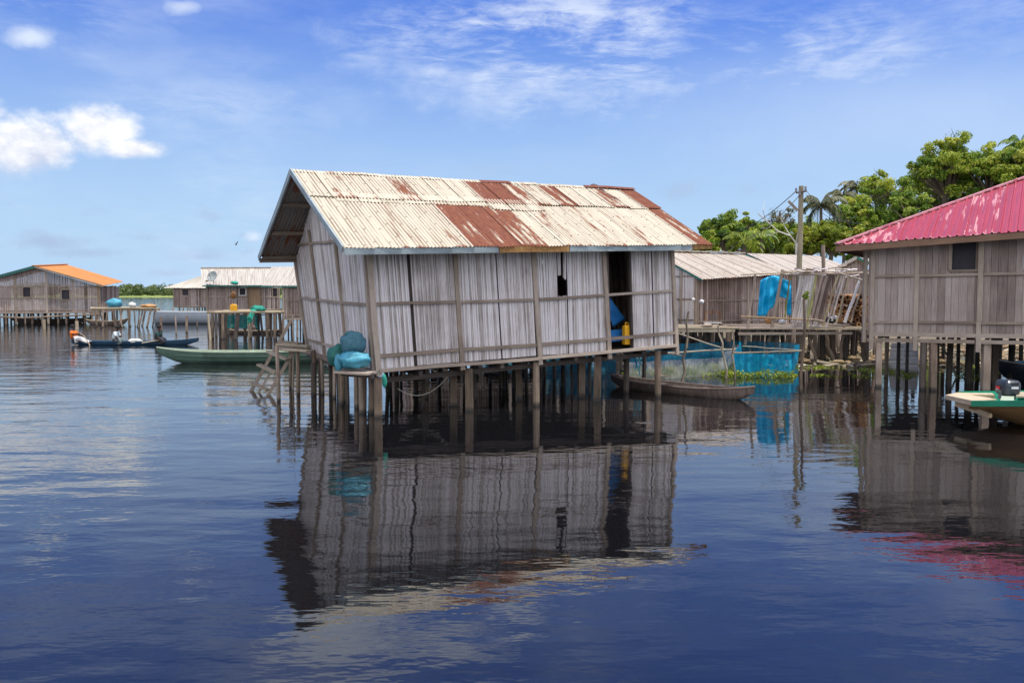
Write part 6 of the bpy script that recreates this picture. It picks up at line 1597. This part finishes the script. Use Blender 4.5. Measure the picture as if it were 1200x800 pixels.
# ================================================================== PEOPLE IN THE CANOE
def skin_obj(name, joints, edges, radii, m, parent, sub=1, label=None, cat=None):
    org = ORG[parent.name] if parent else V((0, 0, 0))
    me = bpy.data.meshes.new(name); me.from_pydata([tuple(V(j)-org) for j in joints], edges, [])
    o = bpy.data.objects.new(name, me); C.objects.link(o)
    if parent: o.parent = parent
    sk = o.modifiers.new('skin', 'SKIN'); sk.use_smooth_shade = True
    for i, r_ in enumerate(radii):
        d = me.skin_vertices[0].data[i]; d.radius = (r_, r_) if not hasattr(r_, '__len__') else r_
    me.skin_vertices[0].data[0].use_root = True
    ss = o.modifiers.new('smooth', 'SUBSURF'); ss.levels = sub; ss.render_levels = sub
    me.materials.append(M[m]); ORG[o.name] = org
    if label: o['label'] = label
    return o
def person(label, org, face, lean, shirt, trousers, arm, legs, bare_legs=False, headtilt=0.0, seat=.06):
    """face = +1 looks to the right (+x), -1 to the left"""
    r = thing('person', label, 'person', org, 'people in the blue canoe')
    o = V(org)
    def q(x, y, z): return o + V((x*face, y, z))
    ch = q(lean, 0, seat+.42); nk = q(lean*1.25, 0, seat+.56); hd = q(lean*1.3+headtilt, 0, seat+.70); ht = q(lean*1.3+headtilt*1.3, 0, seat+.80)
    J = [q(0, 0, seat+.08), q(lean*.5, 0, seat+.24), ch, nk, hd, ht, q(lean*1.3+headtilt+.085, 0, seat+.70)]
    E = [(0, 1), (1, 2), (2, 3), (3, 4), (4, 5), (4, 6)]; Rr = [.14, .125, (.16, .12), .058, .092, .07, .03]
    for s_ in (-1, 1):
        hip = len(J); J.append(q(.04, s_*.09, seat+.07)); E.append((0, hip)); Rr.append(.095)
        pv = hip
        for (x, y, z, rr_) in legs:
            J.append(q(x, s_*y, z)); E.append((pv, len(J)-1)); Rr.append(rr_); pv = len(J)-1
        sh = len(J); J.append(ch+V((0, s_*.17, .04))); E.append((2, sh)); Rr.append(.062); pv = sh
        for (x, y, z, rr_) in arm[0 if s_ < 0 else 1]:
            J.append(q(x, y, z)); E.append((pv, len(J)-1)); Rr.append(rr_); pv = len(J)-1
        hand = J[pv]; hx = face
        for fi in range(4):     # fingers curled round what is held
            b_ = hand+V((hx*.035, (fi-1.5)*.020, -.01)); t_ = b_+V((hx*.03, 0, -.035-.006*(1.5-abs(fi-1.5))))
            J.append(b_); J.append(t_); E.append((pv, len(J)-2)); E.append((len(J)-2, len(J)-1)); Rr += [.010, .008]
        J.append(hand+V((hx*.01, -s_*.04, -.03))); E.append((pv, len(J)-1)); Rr.append(.011)
    skin_obj('body', J, E, Rr, 'skin', r, 1)
    # shirt
    J2 = [q(0, 0, seat+.07), q(lean*.5, 0, seat+.24), ch, q(lean*1.15, 0, seat+.505)]; E2 = [(0, 1), (1, 2), (2, 3)]; R2 = [.165, .15, (.185, .145), .08]
    for s_ in (-1, 1):
        J2.append(ch+V((0, s_*.18, .04))); E2.append((2, len(J2)-1)); R2.append(.085); sh = len(J2)-1
        x, y, z, _ = arm[0 if s_ < 0 else 1][0]; e = q(x, y, z); J2.append(lerp(J2[sh], e, .75)); E2.append((sh, len(J2)-1)); R2.append(.068)
    skin_obj('shirt', J2, E2, R2, shirt, r, 1)
    if trousers:
        J3 = [q(0, 0, seat+.07)]; E3 = []; R3 = [.16]
        for s_ in (-1, 1):
            pv = 0
            for (x, y, z, rr_) in legs[:-1]:
                J3.append(q(x, s_*y, z)); E3.append((pv, len(J3)-1)); R3.append(rr_+.018); pv = len(J3)-1
        skin_obj('trousers', J3, E3, R3, trousers, r, 1)
    mb = MB(); mb.blob(hd+V((-.012*face, 0, .035)), .108, .098, .085, 14, 9, .08, 4, 1); mb.build('hair', 'hair', r, smooth=True)
    return r
Yc = 40.1
def cx(px): return P(px, 400, Yc).x
legs_out = [(.30, .10, .22, .08), (.58, .12, .06, .055), (.80, .12, .03, .05), (.90, .12, .07, .035)]
legs_fold = [(.30, .16, .22, .08), (.40, .16, .06, .06), (.22, .12, .0, .05), (.14, .10, .0, .04)]
person('person in orange shirt and white trousers leaning back at the canoe left end', (cx(87), Yc, .10), 1, -.05, 'shirt_orange', 'trousers_white', ([(.12, -.24, .40, .05), (.36, -.20, .46, .04), (.42, -.18, .47, .036)], [(.14, .24, .36, .05), (.34, .20, .32, .04), (.40, .18, .31, .036)]), legs_out, headtilt=.02)
person('person in a white shirt with bowed head sitting in the middle of the canoe', (cx(134), Yc, .06), 1, .10, 'shirt_white', 'trousers_grey', ([(.22, -.23, .28, .05), (.36, -.16, .10, .04), (.42, -.14, .06, .036)], [(.22, .23, .28, .05), (.36, .16, .12, .04), (.42, .14, .08, .036)]), legs_fold, headtilt=.06)
person('person in a dark green shirt bent forward near the right end of the canoe', (cx(183.5), Yc, .08), 1, .07, 'shirt_dark', 'trousers_dark', ([(.20, -.22, .24, .05), (.30, -.16, .08, .04), (.34, -.14, .04, .036)], [(.18, .22, .26, .05), (.26, .14, .1, .04), (.30, .12, .06, .036)]), legs_fold, headtilt=.04)
stick('paddle', [V((cx(96)-.02, Yc-.19, .60)), V((cx(104)+.0, Yc-.42, .45)), V((cx(112), Yc-.62, .10)), V((cx(113.5), Yc-.68, .0))], .018, .03, 'bamboo', label='thin paddle held out by the person in the orange shirt', cat='paddle')
stick('paddle', [V((cx(170), Yc-.35, .12)), V((cx(182), Yc-.25, .20)), V((cx(193), Yc-.14, .26))], .03, .018, 'bamboo', label='short paddle lying across the canoe beside the person in dark green', cat='paddle')
mb = MB(); mb.blob(V((cx(158), Yc, .19)), .34, .2, .12, 16, 9, .3, 3, 4, fold=.05); mb.build('sack', 'sack', smooth=True, label='white sack lying in the blue canoe behind the person in the white shirt', cat='sack')

# bird
bp = P(276.5, 286.5, 60); BD = thing('bird', 'small dark bird flying above the low white roof', 'bird', bp)
mb = MB(); mb.blob(bp, .05, .13, .05, 10, 8, .05, 2, 1); mb.build('body', 'bird', BD, smooth=True)
for s_ in (-1, 1):
    mb = MB(); q = [bp+V((0, -.06, .01)), bp+V((s_*.02, .07, .01)), bp+V((s_*.13, .06, .20)), bp+V((s_*.11, -.02, .22))]; mb.add(q+[p+V((s_*.008, 0, 0.004)) for p in q], [(0, 1, 2, 3), (7, 6, 5, 4), (0, 4, 5, 1), (1, 5, 6, 2), (2, 6, 7, 3), (3, 7, 4, 0)]); mb.build('wing', 'bird', BD)
